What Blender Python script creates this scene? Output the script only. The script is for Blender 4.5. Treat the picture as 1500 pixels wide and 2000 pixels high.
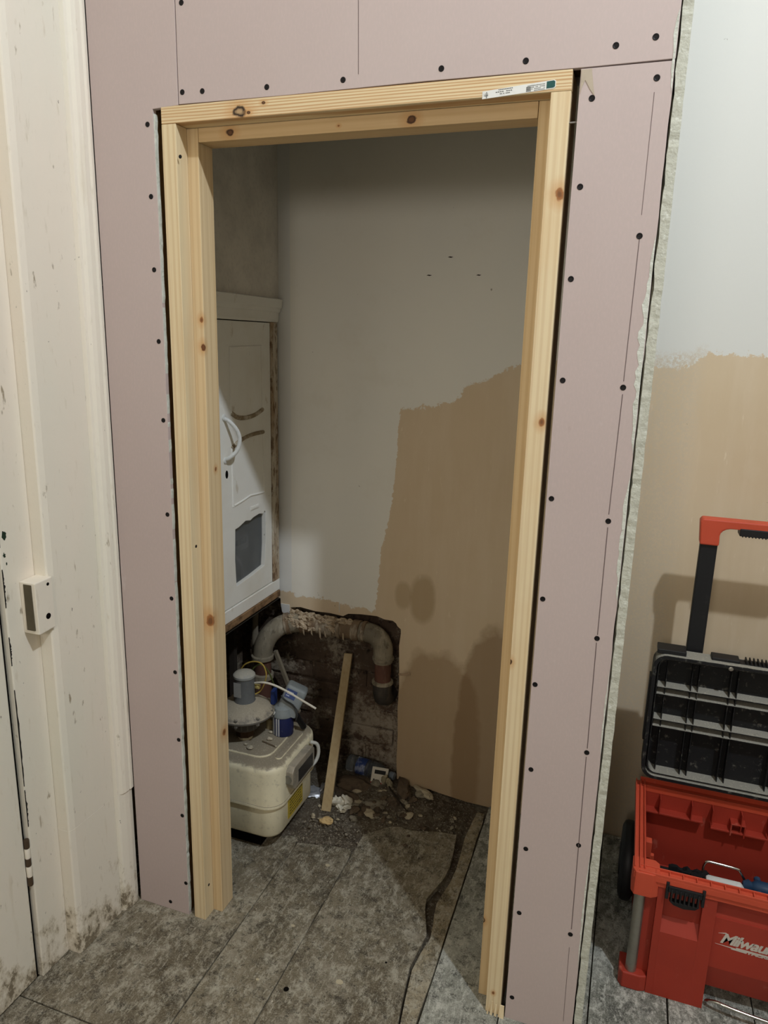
import bpy, bmesh, math, random
from mathutils import Vector, Matrix, Euler, noise as mn

for o in list(bpy.data.objects): bpy.data.objects.remove(o)
SC = bpy.context.scene
COL = SC.collection
R_ = random.Random(7)

# ------------------------------------------------------------------ camera
CAM_LOC = Vector((1.0387, -1.4585, 1.6039)); CAM_ROT = Euler((1.3362, -0.0254, 0.3382)); FPX = 1407.1
cd = bpy.data.cameras.new('camera'); cam = bpy.data.objects.new('camera', cd); COL.objects.link(cam)
cam.location = CAM_LOC; cam.rotation_euler = CAM_ROT
cd.sensor_fit = 'HORIZONTAL'; cd.sensor_width = 36.0; cd.lens = FPX/1500*36; cd.clip_start = .02
SC.camera = cam
# ------------------------------------------------------------------ world, light, exposure
w = bpy.data.worlds.new('world'); SC.world = w; w.use_nodes = True
w.node_tree.nodes['Background'].inputs[0].default_value = (.55, .55, .6, 1)
w.node_tree.nodes['Background'].inputs[1].default_value = .02
ld = bpy.data.lights.new('ceiling_bulb_light', 'POINT'); ld.energy = 218; ld.shadow_soft_size = .042; ld.color = (.80, .89, 1.0)
lo = bpy.data.objects.new('ceiling_bulb_light', ld); COL.objects.link(lo); lo.location = (2.05, -1.18, 3.72)
l2 = bpy.data.lights.new('added_fill_light', 'POINT'); l2.energy = 42; l2.shadow_soft_size = .22; l2.color = (1, .95, .88)  # soft fill added behind the camera to brighten the recess
l2o = bpy.data.objects.new('added_fill_light', l2); COL.objects.link(l2o); l2o.location = (.75, -2.75, 1.98)
SC.view_settings.view_transform = 'Standard'; SC.view_settings.look = 'None'
SC.view_settings.exposure = 0.0; SC.view_settings.gamma = 1.0
try: SC.view_settings.use_curve_mapping = False
except Exception: pass

# ------------------------------------------------------------------ helpers
def lin(c):
    return tuple(((v/255)/12.92 if v/255 <= .04045 else ((v/255+.055)/1.055)**2.4) for v in c) + (1,)

def at(u, v, ax, val):
    """point where the sight line through pixel (u, v) meets the plane coordinate ax = val"""
    d = CAM_ROT.to_matrix() @ Vector(((u-750)/FPX, -(v-1000)/FPX, -1))
    t = (val-CAM_LOC[ax])/d[ax]
    return CAM_LOC + d*t

class NT:
    def __init__(s, name, rough=.8, metallic=0, spec=.3):
        s.m = bpy.data.materials.new(name); s.m.use_nodes = True; s.t = s.m.node_tree; s.n = s.t.nodes; s.l = s.t.links
        s.b = s.n['Principled BSDF']; s.b.inputs['Roughness'].default_value = rough; s.b.inputs['Metallic'].default_value = metallic
        s.b.inputs['Specular IOR Level'].default_value = spec
        s.tc = s.n.new('ShaderNodeTexCoord'); s.co = s.tc.outputs['Object']; s.col = None; s.h = None
    def map(s, scale=(1,1,1), rot=(0,0,0), loc=(0,0,0), src=None):
        m = s.n.new('ShaderNodeMapping'); m.inputs['Scale'].default_value = scale; m.inputs['Rotation'].default_value = rot
        m.inputs['Location'].default_value = loc; s.l.new(src or s.co, m.inputs[0]); return m.outputs[0]
    def noise(s, scale, detail=4, rough=.55, stretch=(1,1,1), loc=(0,0,0), dist=0, rot=(0,0,0)):
        n = s.n.new('ShaderNodeTexNoise'); n.inputs['Scale'].default_value = scale; n.inputs['Detail'].default_value = detail
        n.inputs['Roughness'].default_value = rough; n.inputs['Distortion'].default_value = dist
        s.l.new(s.map(stretch, rot, loc), n.inputs['Vector']); return n.outputs['Fac']
    def ramp(s, fac, lo, hi, a=0., b=1.):
        r = s.n.new('ShaderNodeMapRange'); r.inputs['From Min'].default_value = lo; r.inputs['From Max'].default_value = hi
        r.inputs['To Min'].default_value = a; r.inputs['To Max'].default_value = b; s.l.new(fac, r.inputs['Value']); return r.outputs[0]
    def math(s, op, a, b=None, clamp=False):
        m = s.n.new('ShaderNodeMath'); m.operation = op; m.use_clamp = clamp
        for i, x in enumerate((a, b)):
            if x is None: continue
            if isinstance(x, (int, float)): m.inputs[i].default_value = x
            else: s.l.new(x, m.inputs[i])
        return m.outputs[0]
    def sep(s):
        x = s.n.new('ShaderNodeSeparateXYZ'); s.l.new(s.co, x.inputs[0]); return x.outputs
    def base(s, c): s.col = lin(c); return s
    def mix(s, fac, c):
        m = s.n.new('ShaderNodeMix'); m.data_type = 'RGBA'
        if isinstance(fac, (int, float)): m.inputs[0].default_value = fac
        else: s.l.new(fac, m.inputs[0])
        for i, x in ((6, s.col), (7, lin(c) if isinstance(c, tuple) else c)):
            if isinstance(x, tuple): m.inputs[i].default_value = x
            else: s.l.new(x, m.inputs[i])
        s.col = m.outputs[2]; return s
    def layer(s, scale, lo, hi, c, amt=1., **k):
        return s.mix(s.ramp(s.noise(scale, **k), lo, hi, 0, amt), c)
    def voro(s, scale, lo, hi, c, amt=1., stretch=(1,1,1), rnd=1):
        v = s.n.new('ShaderNodeTexVoronoi'); v.inputs['Scale'].default_value = scale; v.inputs['Randomness'].default_value = rnd
        s.l.new(s.map(stretch), v.inputs['Vector']); return s.mix(s.ramp(v.outputs['Distance'], lo, hi, amt, 0), c)
    def bump(s, fac, strength=.3, dist=.002):
        b = s.n.new('ShaderNodeBump'); b.inputs['Strength'].default_value = strength; b.inputs['Distance'].default_value = dist
        s.l.new(fac, b.inputs['Height'])
        if s.h is not None: s.l.new(s.h, b.inputs['Normal'])
        s.h = b.outputs[0]; return s
    def done(s):
        if isinstance(s.col, tuple): s.b.inputs['Base Color'].default_value = s.col
        else: s.l.new(s.col, s.b.inputs['Base Color'])
        if s.h is not None: s.l.new(s.h, s.b.inputs['Normal'])
        return s.m

class G:
    """collects shapes into one mesh"""
    def __init__(s): s.bm = bmesh.new()
    def box(s, x0, x1, y0, y1, z0, z1, M=None):
        vs = [s.bm.verts.new(Vector((x, y, z)) if M is None else M @ Vector((x, y, z))) for z in (z0, z1) for y in (y0, y1) for x in (x0, x1)]
        for f in ((0,2,3,1),(4,5,7,6),(0,1,5,4),(2,6,7,3),(0,4,6,2),(1,3,7,5)): s.bm.faces.new([vs[i] for i in f])
        return s
    def hexa(s, p):   # 8 points, same order as box
        vs = [s.bm.verts.new(Vector(q)) for q in p]
        for f in ((0,2,3,1),(4,5,7,6),(0,1,5,4),(2,6,7,3),(0,4,6,2),(1,3,7,5)): s.bm.faces.new([vs[i] for i in f])
        return s
    def prism(s, outer, ax, a, b, holes=()):
        """polygon in the two other axes (in x,y,z order), extruded along axis ax from a to b"""
        def P(p, t):
            q = list(p); q.insert(ax, t); return Vector(q)
        edges = []; bm2 = bmesh.new()
        for loop in [outer]+list(holes):
            v = [bm2.verts.new(P(p, a)) for p in loop]
            edges += [bm2.edges.new((v[i], v[(i+1) % len(v)])) for i in range(len(v))]
        r = bmesh.ops.triangle_fill(bm2, use_beauty=True, edges=edges)
        fs = [f for f in bm2.faces]
        e = bmesh.ops.extrude_face_region(bm2, geom=fs)
        d = P((0, 0), b-a)
        for g in e['geom']:
            if isinstance(g, bmesh.types.BMVert): g.co += d
        bmesh.ops.recalc_face_normals(bm2, faces=bm2.faces)
        s.add(bm2); return s
    def add(s, bm2, M=None):
        mp = {}
        for v in bm2.verts: mp[v] = s.bm.verts.new(v.co if M is None else M @ v.co)
        for f in bm2.faces:
            try: s.bm.faces.new([mp[v] for v in f.verts])
            except ValueError: pass
        bm2.free(); return s
    def tube(s, pts, r, n=12, caps=True):
        pts = [Vector(p) for p in pts]; rr = r if isinstance(r, (list, tuple)) else [r]*len(pts)
        rings = []; up = None
        for i, p in enumerate(pts):
            d = (pts[min(i+1, len(pts)-1)]-pts[max(i-1, 0)]).normalized()
            if up is None: up = d.orthogonal().normalized()
            up = (up-d*up.dot(d)).normalized(); w_ = d.cross(up)
            rings.append([s.bm.verts.new(p+(up*math.cos(t)+w_*math.sin(t))*rr[i]) for t in [2*math.pi*k/n for k in range(n)]])
        for a, b in zip(rings, rings[1:]):
            for k in range(n): s.bm.faces.new((a[k], a[(k+1) % n], b[(k+1) % n], b[k]))
        if caps: s.bm.faces.new(rings[0][::-1]); s.bm.faces.new(rings[-1])
        return s
    def lathe(s, prof, c=(0,0,0), n=28, M=None):
        """prof: (radius, height) pairs round the z axis"""
        c = Vector(c); rings = []
        for r, z in prof:
            ring = []
            for k in range(n):
                t = 2*math.pi*k/n; p = Vector((r*math.cos(t), r*math.sin(t), z))
                ring.append(s.bm.verts.new((M @ p if M is not None else p)+c))
            rings.append(ring)
        for a, b in zip(rings, rings[1:]):
            for k in range(n): s.bm.faces.new((a[k], a[(k+1) % n], b[(k+1) % n], b[k]))
        s.bm.faces.new(rings[0][::-1]); s.bm.faces.new(rings[-1]); return s
    def rock(s, c, r, seed=0, sc=(1,1,1), sub=2, rough=.35, rot=(0,0,0)):
        b = bmesh.new(); bmesh.ops.create_icosphere(b, subdivisions=sub, radius=1)
        M = Euler(rot).to_matrix()
        for v in b.verts:
            d = v.co.normalized(); k = 1+rough*mn.noise(d*1.3+Vector((seed*3.1, seed*1.7, 0)))+rough*.4*mn.noise(d*4+Vector((seed, 0, 9)))
            q = d*k*r; q = Vector((q.x*sc[0], q.y*sc[1], q.z*sc[2])); v.co = M @ q+Vector(c)
        s.add(b); return s
    def rbox(s, x0, x1, y0, y1, z0, z1, rad, n=6, top=.0, inset=.0):
        """box with rounded vertical edges and a softened top rim (top = radius)"""
        def ring(rad, ins, z):
            pts = []
            for cx, cy, a0 in ((x1-rad, y1-rad, 0), (x0+rad, y1-rad, 90), (x0+rad, y0+rad, 180), (x1-rad, y0+rad, 270)):
                for k in range(n+1):
                    t = math.radians(a0+90*k/n); pts.append(s.bm.verts.new((cx+(rad-ins)*math.cos(t), cy+(rad-ins)*math.sin(t), z)))
            return pts
        lv = [(0, z0), (0, z1-top)] if top else [(0, z0), (0, z1)]
        if inset: lv = [(inset, z0), (inset*.3, z0+inset*.5), (0, z0+inset)]+lv[1:]
        if top:
            for k in range(1, 5):
                t = math.pi/2*k/4; lv.append((top*(1-math.cos(t)), z1-top+top*math.sin(t)))
        rs = [ring(rad, i, z) for i, z in lv]; m = len(rs[0])
        for a, b in zip(rs, rs[1:]):
            for k in range(m): s.bm.faces.new((a[k], a[(k+1) % m], b[(k+1) % m], b[k]))
        s.bm.faces.new(rs[0][::-1]); s.bm.faces.new(rs[-1]); return s
    def build(s, name, m, parent=None, bevel=0, smooth=False, jit=0):
        if jit:
            for v in s.bm.verts: v.co += mn.noise_vector(v.co*25)*jit
        off = Vector((0, 0, 0)); q = parent
        while q is not None: off += q.location; q = q.parent
        bmesh.ops.recalc_face_normals(s.bm, faces=s.bm.faces)
        for v in s.bm.verts: v.co -= off
        me = bpy.data.meshes.new(name); s.bm.to_mesh(me); s.bm.free()
        o = bpy.data.objects.new(name, me); COL.objects.link(o); me.materials.append(m)
        if parent is not None: o.parent = parent
        if smooth:
            for p in me.polygons: p.use_smooth = True
            try: me.set_sharp_from_angle(angle=math.radians(38))
            except Exception: pass
        if bevel:
            b = o.modifiers.new('bevel', 'BEVEL'); b.width = bevel; b.segments = 2; b.limit_method = 'ANGLE'; b.angle_limit = math.radians(40)
        return o

def thing(name, label, cat, loc=(0,0,0), group=None):
    o = bpy.data.objects.new(name, None); COL.objects.link(o); o.location = loc; o.empty_display_size = .05
    o['label'] = label; o['category'] = cat
    if group: o['group'] = group
    return o
def tag(o, label, cat, group=None):
    o['label'] = label; o['category'] = cat
    if group: o['group'] = group
    return o
def struct(o): o['kind'] = 'structure'; return o
def arc(c, r, a0, a1, n, plane):
    """arc points; plane gives the two unit vectors"""
    u, v = Vector(plane[0]), Vector(plane[1]); c = Vector(c)
    return [c+u*r*math.cos(math.radians(a0+(a1-a0)*k/n))+v*r*math.sin(math.radians(a0+(a1-a0)*k/n)) for k in range(n+1)]
def smoothpts(pts, n=6):
    P = [Vector(p) for p in pts]; P = [P[0]*2-P[1]]+P+[P[-1]*2-P[-2]]; out = []
    for i in range(1, len(P)-2):
        for k in range(n):
            t = k/n; a, b, c, d = P[i-1], P[i], P[i+1], P[i+2]
            out.append(.5*((2*b)+(c-a)*t+(2*a-5*b+4*c-d)*t*t+(3*b-a-3*c+d)*t**3))
    out.append(P[-2]); return out

# ------------------------------------------------------------------ materials
def m_plasterboard():
    n = NT('pink_plasterboard_paper', .88, spec=.15).base((187, 171, 166))
    n.layer(1.2, .35, .7, (197, 182, 176), .6).layer(9, .5, .8, (188, 171, 164), .35, stretch=(1,1,.35))
    n.layer(240, .45, .8, (210, 188, 184), .25, stretch=(1,1,.4))
    n.layer(7, .68, .76, (222, 214, 210), .5, loc=(3,1,2), stretch=(1.4,1,.8))
    n.layer(16, .72, .78, (158, 134, 124), .5, loc=(5,2,2), stretch=(1,1,.55))
    n.layer(90, .72, .78, (170, 148, 140), .5)
    return n.bump(n.noise(300), .08, .0005).done()
def m_gypsum(name='gypsum_board_edge', c=(205, 207, 196)):
    n = NT(name, .95, spec=.1).base(c)
    n.layer(40, .5, .75, (172, 172, 158), .7).layer(120, .55, .75, (226, 228, 220), .6)
    return n.bump(n.noise(70), .9, .004).done()
def m_wood(name, axis=2, base=(222, 202, 162), dark=(190, 154, 106), knots=(), off=0., light=(234, 220, 190), wscale=1., ga=.42):
    n = NT(name, .62, spec=.25).base(base)
    st = [1, 1, 1]; st[axis] = .045
    # rings of the log, bent by noise
    mp = n.map((1, 1, 1)); d = n.n.new('ShaderNodeTexNoise'); d.inputs['Scale'].default_value = 2.2; d.inputs['Detail'].default_value = 2
    n.l.new(n.map((1, 1, 1) if axis != 2 else (1, 1, .9), loc=(off, off*2, 0)), d.inputs['Vector'])
    wv = n.n.new('ShaderNodeTexWave'); wv.wave_type = 'RINGS'; wv.rings_direction = 'XYZ'[axis]
    wv.inputs['Scale'].default_value = 24*wscale; wv.inputs['Distortion'].default_value = 5.; wv.inputs['Detail'].default_value = 2
    wv.inputs['Detail Scale'].default_value = .8
    n.l.new(n.map(tuple(st), loc=(.031+off, .05+off, 0)), wv.inputs['Vector'])
    n.mix(n.ramp(wv.outputs['Fac'], .35, 1, 0, ga), dark)
    n.layer(5, .4, .75, light, .6, stretch=tuple(st), loc=(off,0,0))
    st2 = [1, 1, 1]; st2[axis] = .02
    n.layer(170, .5, .8, dark, .35, stretch=tuple(st2))
    n.layer(3, .55, .75, (212, 182, 136), .45, loc=(1+off,0,4))
    x = n.sep()
    for (kx, ky, kz, r, dk) in knots:
        cmb = n.n.new('ShaderNodeVectorMath'); cmb.operation = 'SUBTRACT'; n.l.new(n.co, cmb.inputs[0]); cmb.inputs[1].default_value = (kx, ky, kz)
        mp2 = n.n.new('ShaderNodeMapping'); sc = [1, 1, 1]; sc[axis] = .72; mp2.inputs['Scale'].default_value = sc; n.l.new(cmb.outputs[0], mp2.inputs[0])
        le = n.n.new('ShaderNodeVectorMath'); le.operation = 'LENGTH'; n.l.new(mp2.outputs[0], le.inputs[0])
        ln = n.math('ADD', le.outputs['Value'], n.ramp(n.noise(60, loc=(kx*9, 0, 0)), .3, .7, -r*.25, r*.25))
        n.mix(n.ramp(ln, r*1.2, r*3.2, .55, 0), (196, 146, 92))
        n.mix(n.ramp(ln, r*.85, r*1.15, 1, 0), dk)
        n.mix(n.ramp(ln, r*.35, r*.75, .8, 0), (196, 164, 122) if sum(dk) < 140 else (112, 76, 48))
    return n.bump(n.noise(150, stretch=tuple(st2)), .15, .0008).done()
def m_cream(name='old_cream_gloss_paint', hi=False, seed=0):
    n = NT(name, .55, spec=.35).base((232, 226, 210))
    n.layer(2.2, .35, .7, (234, 222, 206), .8, stretch=(1,1,.5), loc=(seed,0,0)).layer(5, .45, .7, (224, 222, 206), .6, stretch=(1,1,.25))
    n.layer(60, .62, .78, (206, 196, 174), .6, stretch=(1.5,1.5,.35), loc=(seed,3,0))
    n.layer(28, .68, .74, (140, 126, 98), .85, stretch=(1.3,1.3,.5), loc=(seed,0,7))
    n.layer(55, .725, .76, (66, 58, 44), .9, stretch=(1.2,1.2,.6), loc=(0,seed,1))
    # damp and dirt with a shape of its own close to the boards
    z = n.sep()[2]; dn = n.noise(16, detail=9, rough=.78, loc=(seed,5,5), stretch=(1,1,.6))
    k = n.math('ADD', n.ramp(z, .0, .26, .115, -.12), dn)
    n.mix(n.ramp(k, .52, .62, 0, .7), (176, 162, 134)); n.mix(n.ramp(k, .615, .65, 0, .85), (112, 100, 80))
    n.layer(14, .66, .74, (206, 194, 168), .6, stretch=(1,1,.12), loc=(seed,8,0), detail=6).layer(34, .70, .73, (150, 132, 100), .6, stretch=(1,1,.12), loc=(9,seed,0), detail=5)
    n.bump(n.noise(35, detail=6), .35, .003)
    return n.bump(n.noise(160, stretch=(1,1,.3)), .2, .001).done()
def m_flat(name, c, rough=.6, metallic=0, spec=.3, var=None, dust=None, bump=0):
    n = NT(name, rough, metallic, spec).base(c)
    v = tuple(max(0, int(x*.82)) for x in c)
    n.layer(12, .4, .75, v, .5).layer(90, .5, .75, v, .35)
    if dust: n.layer(dust[0], dust[1], dust[1]+.14, dust[2], dust[3], detail=6, rough=.7)
    if bump: n.bump(n.noise(120), bump, .001)
    return n.done()
def m_up_dust(name, c, dustc, rough=.6, amt=.85, lo=.35, metallic=0, spec=.3):
    """dust lying on upward faces"""
    n = NT(name, rough, metallic, spec).base(c)
    v = tuple(int(x*.86) for x in c); n.layer(8, .4, .7, v, .6).layer(40, .6, .75, tuple(int(x*.7) for x in c), .4)
    g = n.n.new('ShaderNodeNewGeometry'); sx = n.n.new('ShaderNodeSeparateXYZ'); n.l.new(g.outputs['Normal'], sx.inputs[0])
    k = n.math('ADD', n.ramp(sx.outputs[2], lo, 1, 0, .75), n.ramp(n.noise(45, detail=7, rough=.75), .3, .75, -.35, .4))
    n.mix(n.ramp(k, .1, .55, 0, amt), dustc)
    n.mix(n.math('MULTIPLY', n.ramp(sx.outputs[2], .5, .9), n.ramp(n.noise(260, detail=3), .6, .68)), (188, 178, 160))
    return n.bump(n.noise(120, detail=5), .25, .002).done()

M_PINK = m_plasterboard(); M_GYP = m_gypsum(); M_GYPD = m_gypsum('rough_cut_gypsum', (190, 190, 176))
M_CREAM = m_cream(); M_CREAM2 = m_cream('old_cream_paint_door', seed=4)
M_SCREW = m_flat('black_phosphate_screw', (22, 19, 20), .5, .3)
M_DARK = m_flat('dark_gap', (18, 15, 13), .95, spec=.05)
M_PENCIL = m_flat('pencil', (112, 96, 94), .9)

def m_wall_back():
    n = NT('painted_and_bare_plaster', .85, spec=.2).base((214, 194, 164))
    x, y, z = n.sep()
    n.layer(2.5, .35, .7, (206, 184, 152), .8).layer(22, .45, .8, (222, 204, 178), .5, stretch=(1,1,.12)).layer(5, .6, .75, (220, 202, 174), .5)
    n.layer(60, .68, .75, (228, 212, 188), .6, stretch=(1.5,1,.3))
    # darker arched patches low on the plaster, smaller ones above
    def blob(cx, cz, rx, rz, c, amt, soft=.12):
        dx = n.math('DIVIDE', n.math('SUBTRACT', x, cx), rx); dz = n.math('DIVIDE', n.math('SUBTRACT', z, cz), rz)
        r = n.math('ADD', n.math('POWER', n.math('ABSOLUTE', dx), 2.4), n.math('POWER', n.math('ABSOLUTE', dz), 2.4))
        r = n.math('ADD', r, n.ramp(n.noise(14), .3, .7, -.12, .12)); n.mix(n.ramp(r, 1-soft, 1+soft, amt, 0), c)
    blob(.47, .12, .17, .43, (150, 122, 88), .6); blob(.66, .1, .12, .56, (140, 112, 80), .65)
    blob(.405, .735, .045, .085, (160, 134, 96), .55, .35); blob(.335, .74, .03, .05, (160, 134, 96), .45, .4)
    # edge of the white emulsion: height as a function of x
    stops = [(-.30, .69), (-.15, .69), (-.095, .692), (-.07, .675), (.05, .682), (.16, .665), (.236, .668), (.241, .80), (.252, .93), (.262, .95), (.285, 1.05), (.292, 1.15), (.296, 1.37),
             (.303, 1.385), (.42, 1.40), (.50, 1.425), (.52, 1.47), (.56, 1.476), (.60, 1.50), (.68, 1.54), (.9, 1.56), (1.04, 1.545), (1.17, 1.55), (1.2, 1.585), (1.24, 1.59), (1.36, 1.588), (1.6, 1.57), (3.3, 1.55)]
    x0, x1 = -.3, 3.3
    nx = n.math('ADD', x, n.ramp(n.noise(40, detail=6, rough=.7, loc=(2,0,0)), .3, .7, -.006, .006))
    cr = n.n.new('ShaderNodeFloatCurve'); cv = cr.mapping.curves[0]
    pts = [((a-x0)/(x1-x0), b/2) for a, b in stops]
    cv.points[0].location = pts[0]; cv.points[-1].location = pts[-1]
    for p in pts[1:-1]: cv.points.new(*p)
    for p in cv.points: p.handle_type = 'VECTOR'
    cr.mapping.update()
    n.l.new(n.ramp(nx, x0, x1), cr.inputs['Value'])
    edge = n.math('MULTIPLY', cr.outputs[0], 2.0)
    nz = n.math('ADD', z, n.ramp(n.noise(55, detail=8, rough=.75), .3, .7, -.014, .014))
    d = n.math('SUBTRACT', nz, edge)
    n.mix(n.ramp(d, -.001, .002), (222, 221, 214))
    # thin roller coat on the bottom of the right part: speckled
    sp = n.math('MULTIPLY', n.ramp(n.noise(150, detail=6, rough=.8), .44, .52), n.math('MULTIPLY', n.ramp(x, 1.02, 1.06), n.ramp(d, .05, .02)))
    n.mix(n.math('MULTIPLY', n.math('MULTIPLY', sp, n.ramp(x, 1.22, 1.18)), n.ramp(z, 1.62, 1.60, 0, .75)), (206, 190, 166))
    inner = n.ramp(x, 1.045, 1.05, 1, 0)
    wh = n.math('MULTIPLY', n.ramp(d, .0, .004), inner)
    # white lightened inside the cupboard to stand in for missing fill light
    n.mix(n.math('MULTIPLY', wh, n.ramp(n.noise(1.8, detail=3), .3, .6, .35, .8)), (234, 229, 216))
    n.mix(n.math('MULTIPLY', wh, n.ramp(n.noise(4, detail=8, rough=.7, loc=(7,1,3)), .55, .75, 0, .4)), (216, 209, 193))
    n.mix(n.math('MULTIPLY', wh, n.ramp(x, -.098, -.094, .9, 0)), (220, 219, 214))
    n.layer(30, .76, .78, (110, 96, 78), .7, loc=(1,1,9))
    return n.bump(n.noise(70, detail=5), .12, .002).done()
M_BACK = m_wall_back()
M_SHELL = m_flat('room_wall_paint', (140, 130, 116), .9)
M_WHITE = m_flat('white_wall_emulsion', (220, 219, 214), .85, spec=.2)
M_CLOSETW = m_flat('dull_white_emulsion', (234, 228, 217), .85, spec=.2, dust=(5, .6, (214, 205, 190), .5))
M_PLAST_EDGE = m_flat('plaster_broken_edge', (176, 150, 122), .95, bump=.5)

def m_brick():
    n = NT('sooty_old_brick', .95, spec=.1).base((104, 90, 76))
    n.layer(6, .4, .65, (60, 50, 42), .9).layer(18, .5, .7, (120, 104, 86), .7, detail=8, rough=.75).layer(3, .5, .65, (92, 68, 56), .4, loc=(4,4,1))
    n.layer(7, .52, .62, (178, 166, 146), .85, detail=9, rough=.8, loc=(2,2,0)).layer(40, .6, .7, (34, 28, 24), .8, detail=6)
    x, y, z = n.sep()
    k = n.math('ADD', n.math('ADD', n.ramp(z, .42, .30, -.12, .05), n.ramp(x, .02, .14, -.12, .05)), n.noise(9, detail=10, rough=.82, loc=(1,5,2)))
    n.mix(n.ramp(k, .56, .66, 0, .85), (176, 164, 146))
    return n.bump(n.noise(35, detail=8, rough=.75), .9, .01).done()
M_BRICK = m_brick()
def m_dirt():
    n = NT('floor_dirt_and_dust', .95, spec=.1).base((104, 94, 80))
    n.layer(6, .4, .65, (78, 68, 56), .9).layer(14, .5, .62, (132, 124, 108), .8, detail=9, rough=.8).layer(60, .5, .66, (146, 136, 120), .7, detail=8, rough=.8, loc=(3,3,3)).layer(160, .58, .66, (172, 164, 148), .8).layer(60, .62, .72, (48, 41, 34), .7)
    return n.bump(n.noise(90, detail=8, rough=.8), 1, .006).done()
M_DIRT = m_dirt()
def m_board(seed=0, c=(128, 118, 98), c2=(96, 86, 68), w=(176, 170, 152)):
    n = NT('dirty_floor_board', .8, spec=.25).base(c)
    n.layer(2.4, .38, .62, c2, .9, loc=(seed,seed*2,0), detail=5)
    n.layer(5.5, .5, .64, tuple(int(v*.85+42) for v in c), .9, loc=(seed,7,0), detail=8, rough=.7)
    n.layer(11, .5, .6, tuple(int(v*.66) for v in c2), .8, loc=(seed,0,0), detail=9, rough=.78)
    n.layer(14, .53, .62, w, .85, loc=(3,seed,5), detail=10, rough=.84)
    n.layer(38, .51, .58, w, .7, loc=(0,seed,1), detail=9, rough=.84, stretch=(1,.6,1), rot=(0,0,.5)).layer(70, .55, .6, w, .7, loc=(5,seed,1), detail=7, rough=.8, stretch=(1,.25,1), rot=(0,0,-.5))
    n.layer(45, .53, .6, tuple(int(v*.5) for v in c2), .8, loc=(8,seed,0), detail=9, rough=.84)
    n.layer(3.4, .60, .68, (64, 56, 44), .65, loc=(seed,9,2), detail=7, rough=.7)
    n.layer(260, .5, .75, w, .5, detail=3).layer(330, .55, .75, tuple(int(v*.5) for v in c2), .5, detail=2, loc=(1,4,2))
    n.voro(13, .022, .035, (206, 198, 178), .8)
    n.voro(7, .03, .05, (188, 178, 156), .7, stretch=(1,1.4,1))
    return n.bump(n.noise(60, detail=9, rough=.8), .4, .003).done()
M_BOARD = m_board(0); M_BOARD2 = m_board(5, (122, 112, 92), (92, 82, 65)); M_BOARD3 = m_board(9, (150, 150, 138), (110, 110, 100), (196, 194, 182))

# ------------------------------------------------------------------ structure: floor
fl = G(); nx, ny = 90, 90
def fz(x, y):
    z = -.022
    if y > .38 and x < .62: z = -.012+.012*mn.noise(Vector((x*9, y*9, 0)))+.006*mn.noise(Vector((x*40, y*40, 1)))
    return z
vs = [[fl.bm.verts.new((-.40+1.0*i/nx if False else -.40+1.1*i/nx, .1+.78*j/ny, fz(-.40+1.1*i/nx, .1+.78*j/ny))) for j in range(ny+1)] for i in range(nx+1)]
for i in range(nx):
    for j in range(ny): fl.bm.faces.new((vs[i][j], vs[i+1][j], vs[i+1][j+1], vs[i][j+1]))
fl.box(-.6, 3.3, -3.2, .1, -.06, -.022).box(.7, 3.3, .1, .95, -.06, -.022)
floor = struct(fl.build('floor', M_DIRT))
def board(pts, m, z=0., name='floor_board', th=.018):
    return G().prism(pts, 2, z-th, z).build(name, m, floor, bevel=.0015)
def jag(x0, y0, x1, y1, n=10, a=.003, seed=0):
    r = random.Random(seed); return [(x0+(x1-x0)*k/n+r.uniform(-a, a), y0+(y1-y0)*k/n+r.uniform(-a, a)) for k in range(n+1)]
board([(-.26, -.366), (.131, -.366)]+jag(.131, -.3, .133, .36, 8, .0015)+jag(.13, .41, -.2, .33, 8, .012, 3)+[(-.26, .3)], M_BOARD)
board([(-.4, -3.1), (.131, -3.1), (.131, -.369), (-.4, -.369)], M_BOARD2)
board([(.134, -3.1), (.318, -3.1), (.318, -.35), (.318, .0)]+jag(.318, .05, .317, .40, 6)+jag(.31, .425, .14, .39, 6, .008, 4)+[(.135, .02)], M_BOARD2)
board([(.321, -3.1), (.64, -3.1)]+[(.643, -.11), (.632, -.03), (.622, .053), (.627, .11), (.634, .171), (.620, .215), (.604, .26), (.597, .30), (.606, .335), (.624, .40), (.629, .46), (.622, .53), (.612, .612)]+jag(.60, .605, .40, .575, 8, .008, 5)+[(.321, .50)], M_BOARD)
board(jag(.648, -3.1, .649, -.11, 12, .002, 6)+[(.637, -.03), (.628, .053), (.634, .11), (.645, .171), (.640, .215), (.632, .26), (.628, .30), (.634, .335), (.645, .40), (.648, .46), (.645, .53), (.640, .612), (.645, .70), (.650, .76)]+[(.676, .76)]+jag(.679, .7, .684, -.1, 10, .002, 2)+[(.690, -3.1)], m_board(3, (150, 138, 112), (116, 102, 78)), -.004, 'timber_fillet', .014)
board([(.697, -3.1), (.866, -3.1), (.866, .80), (.684, .80), (.689, -.1)], M_BOARD3)
board([(.869, -3.1), (1.072, -3.1), (1.072, .80), (.869, .80)], M_BOARD3)
board([(1.075, -3.1), (1.262, -3.1), (1.257, .80), (1.075, .80)], M_BOARD3)
board([(1.266, -3.1), (1.46, -3.1), (1.46, .80), (1.261, .80)], M_BOARD3)
for i in range(9): board([(1.463+.2*i, -3.1), (1.66+.2*i, -3.1), (1.66+.2*i, .80), (1.463+.2*i, .80)], M_BOARD3)

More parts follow.
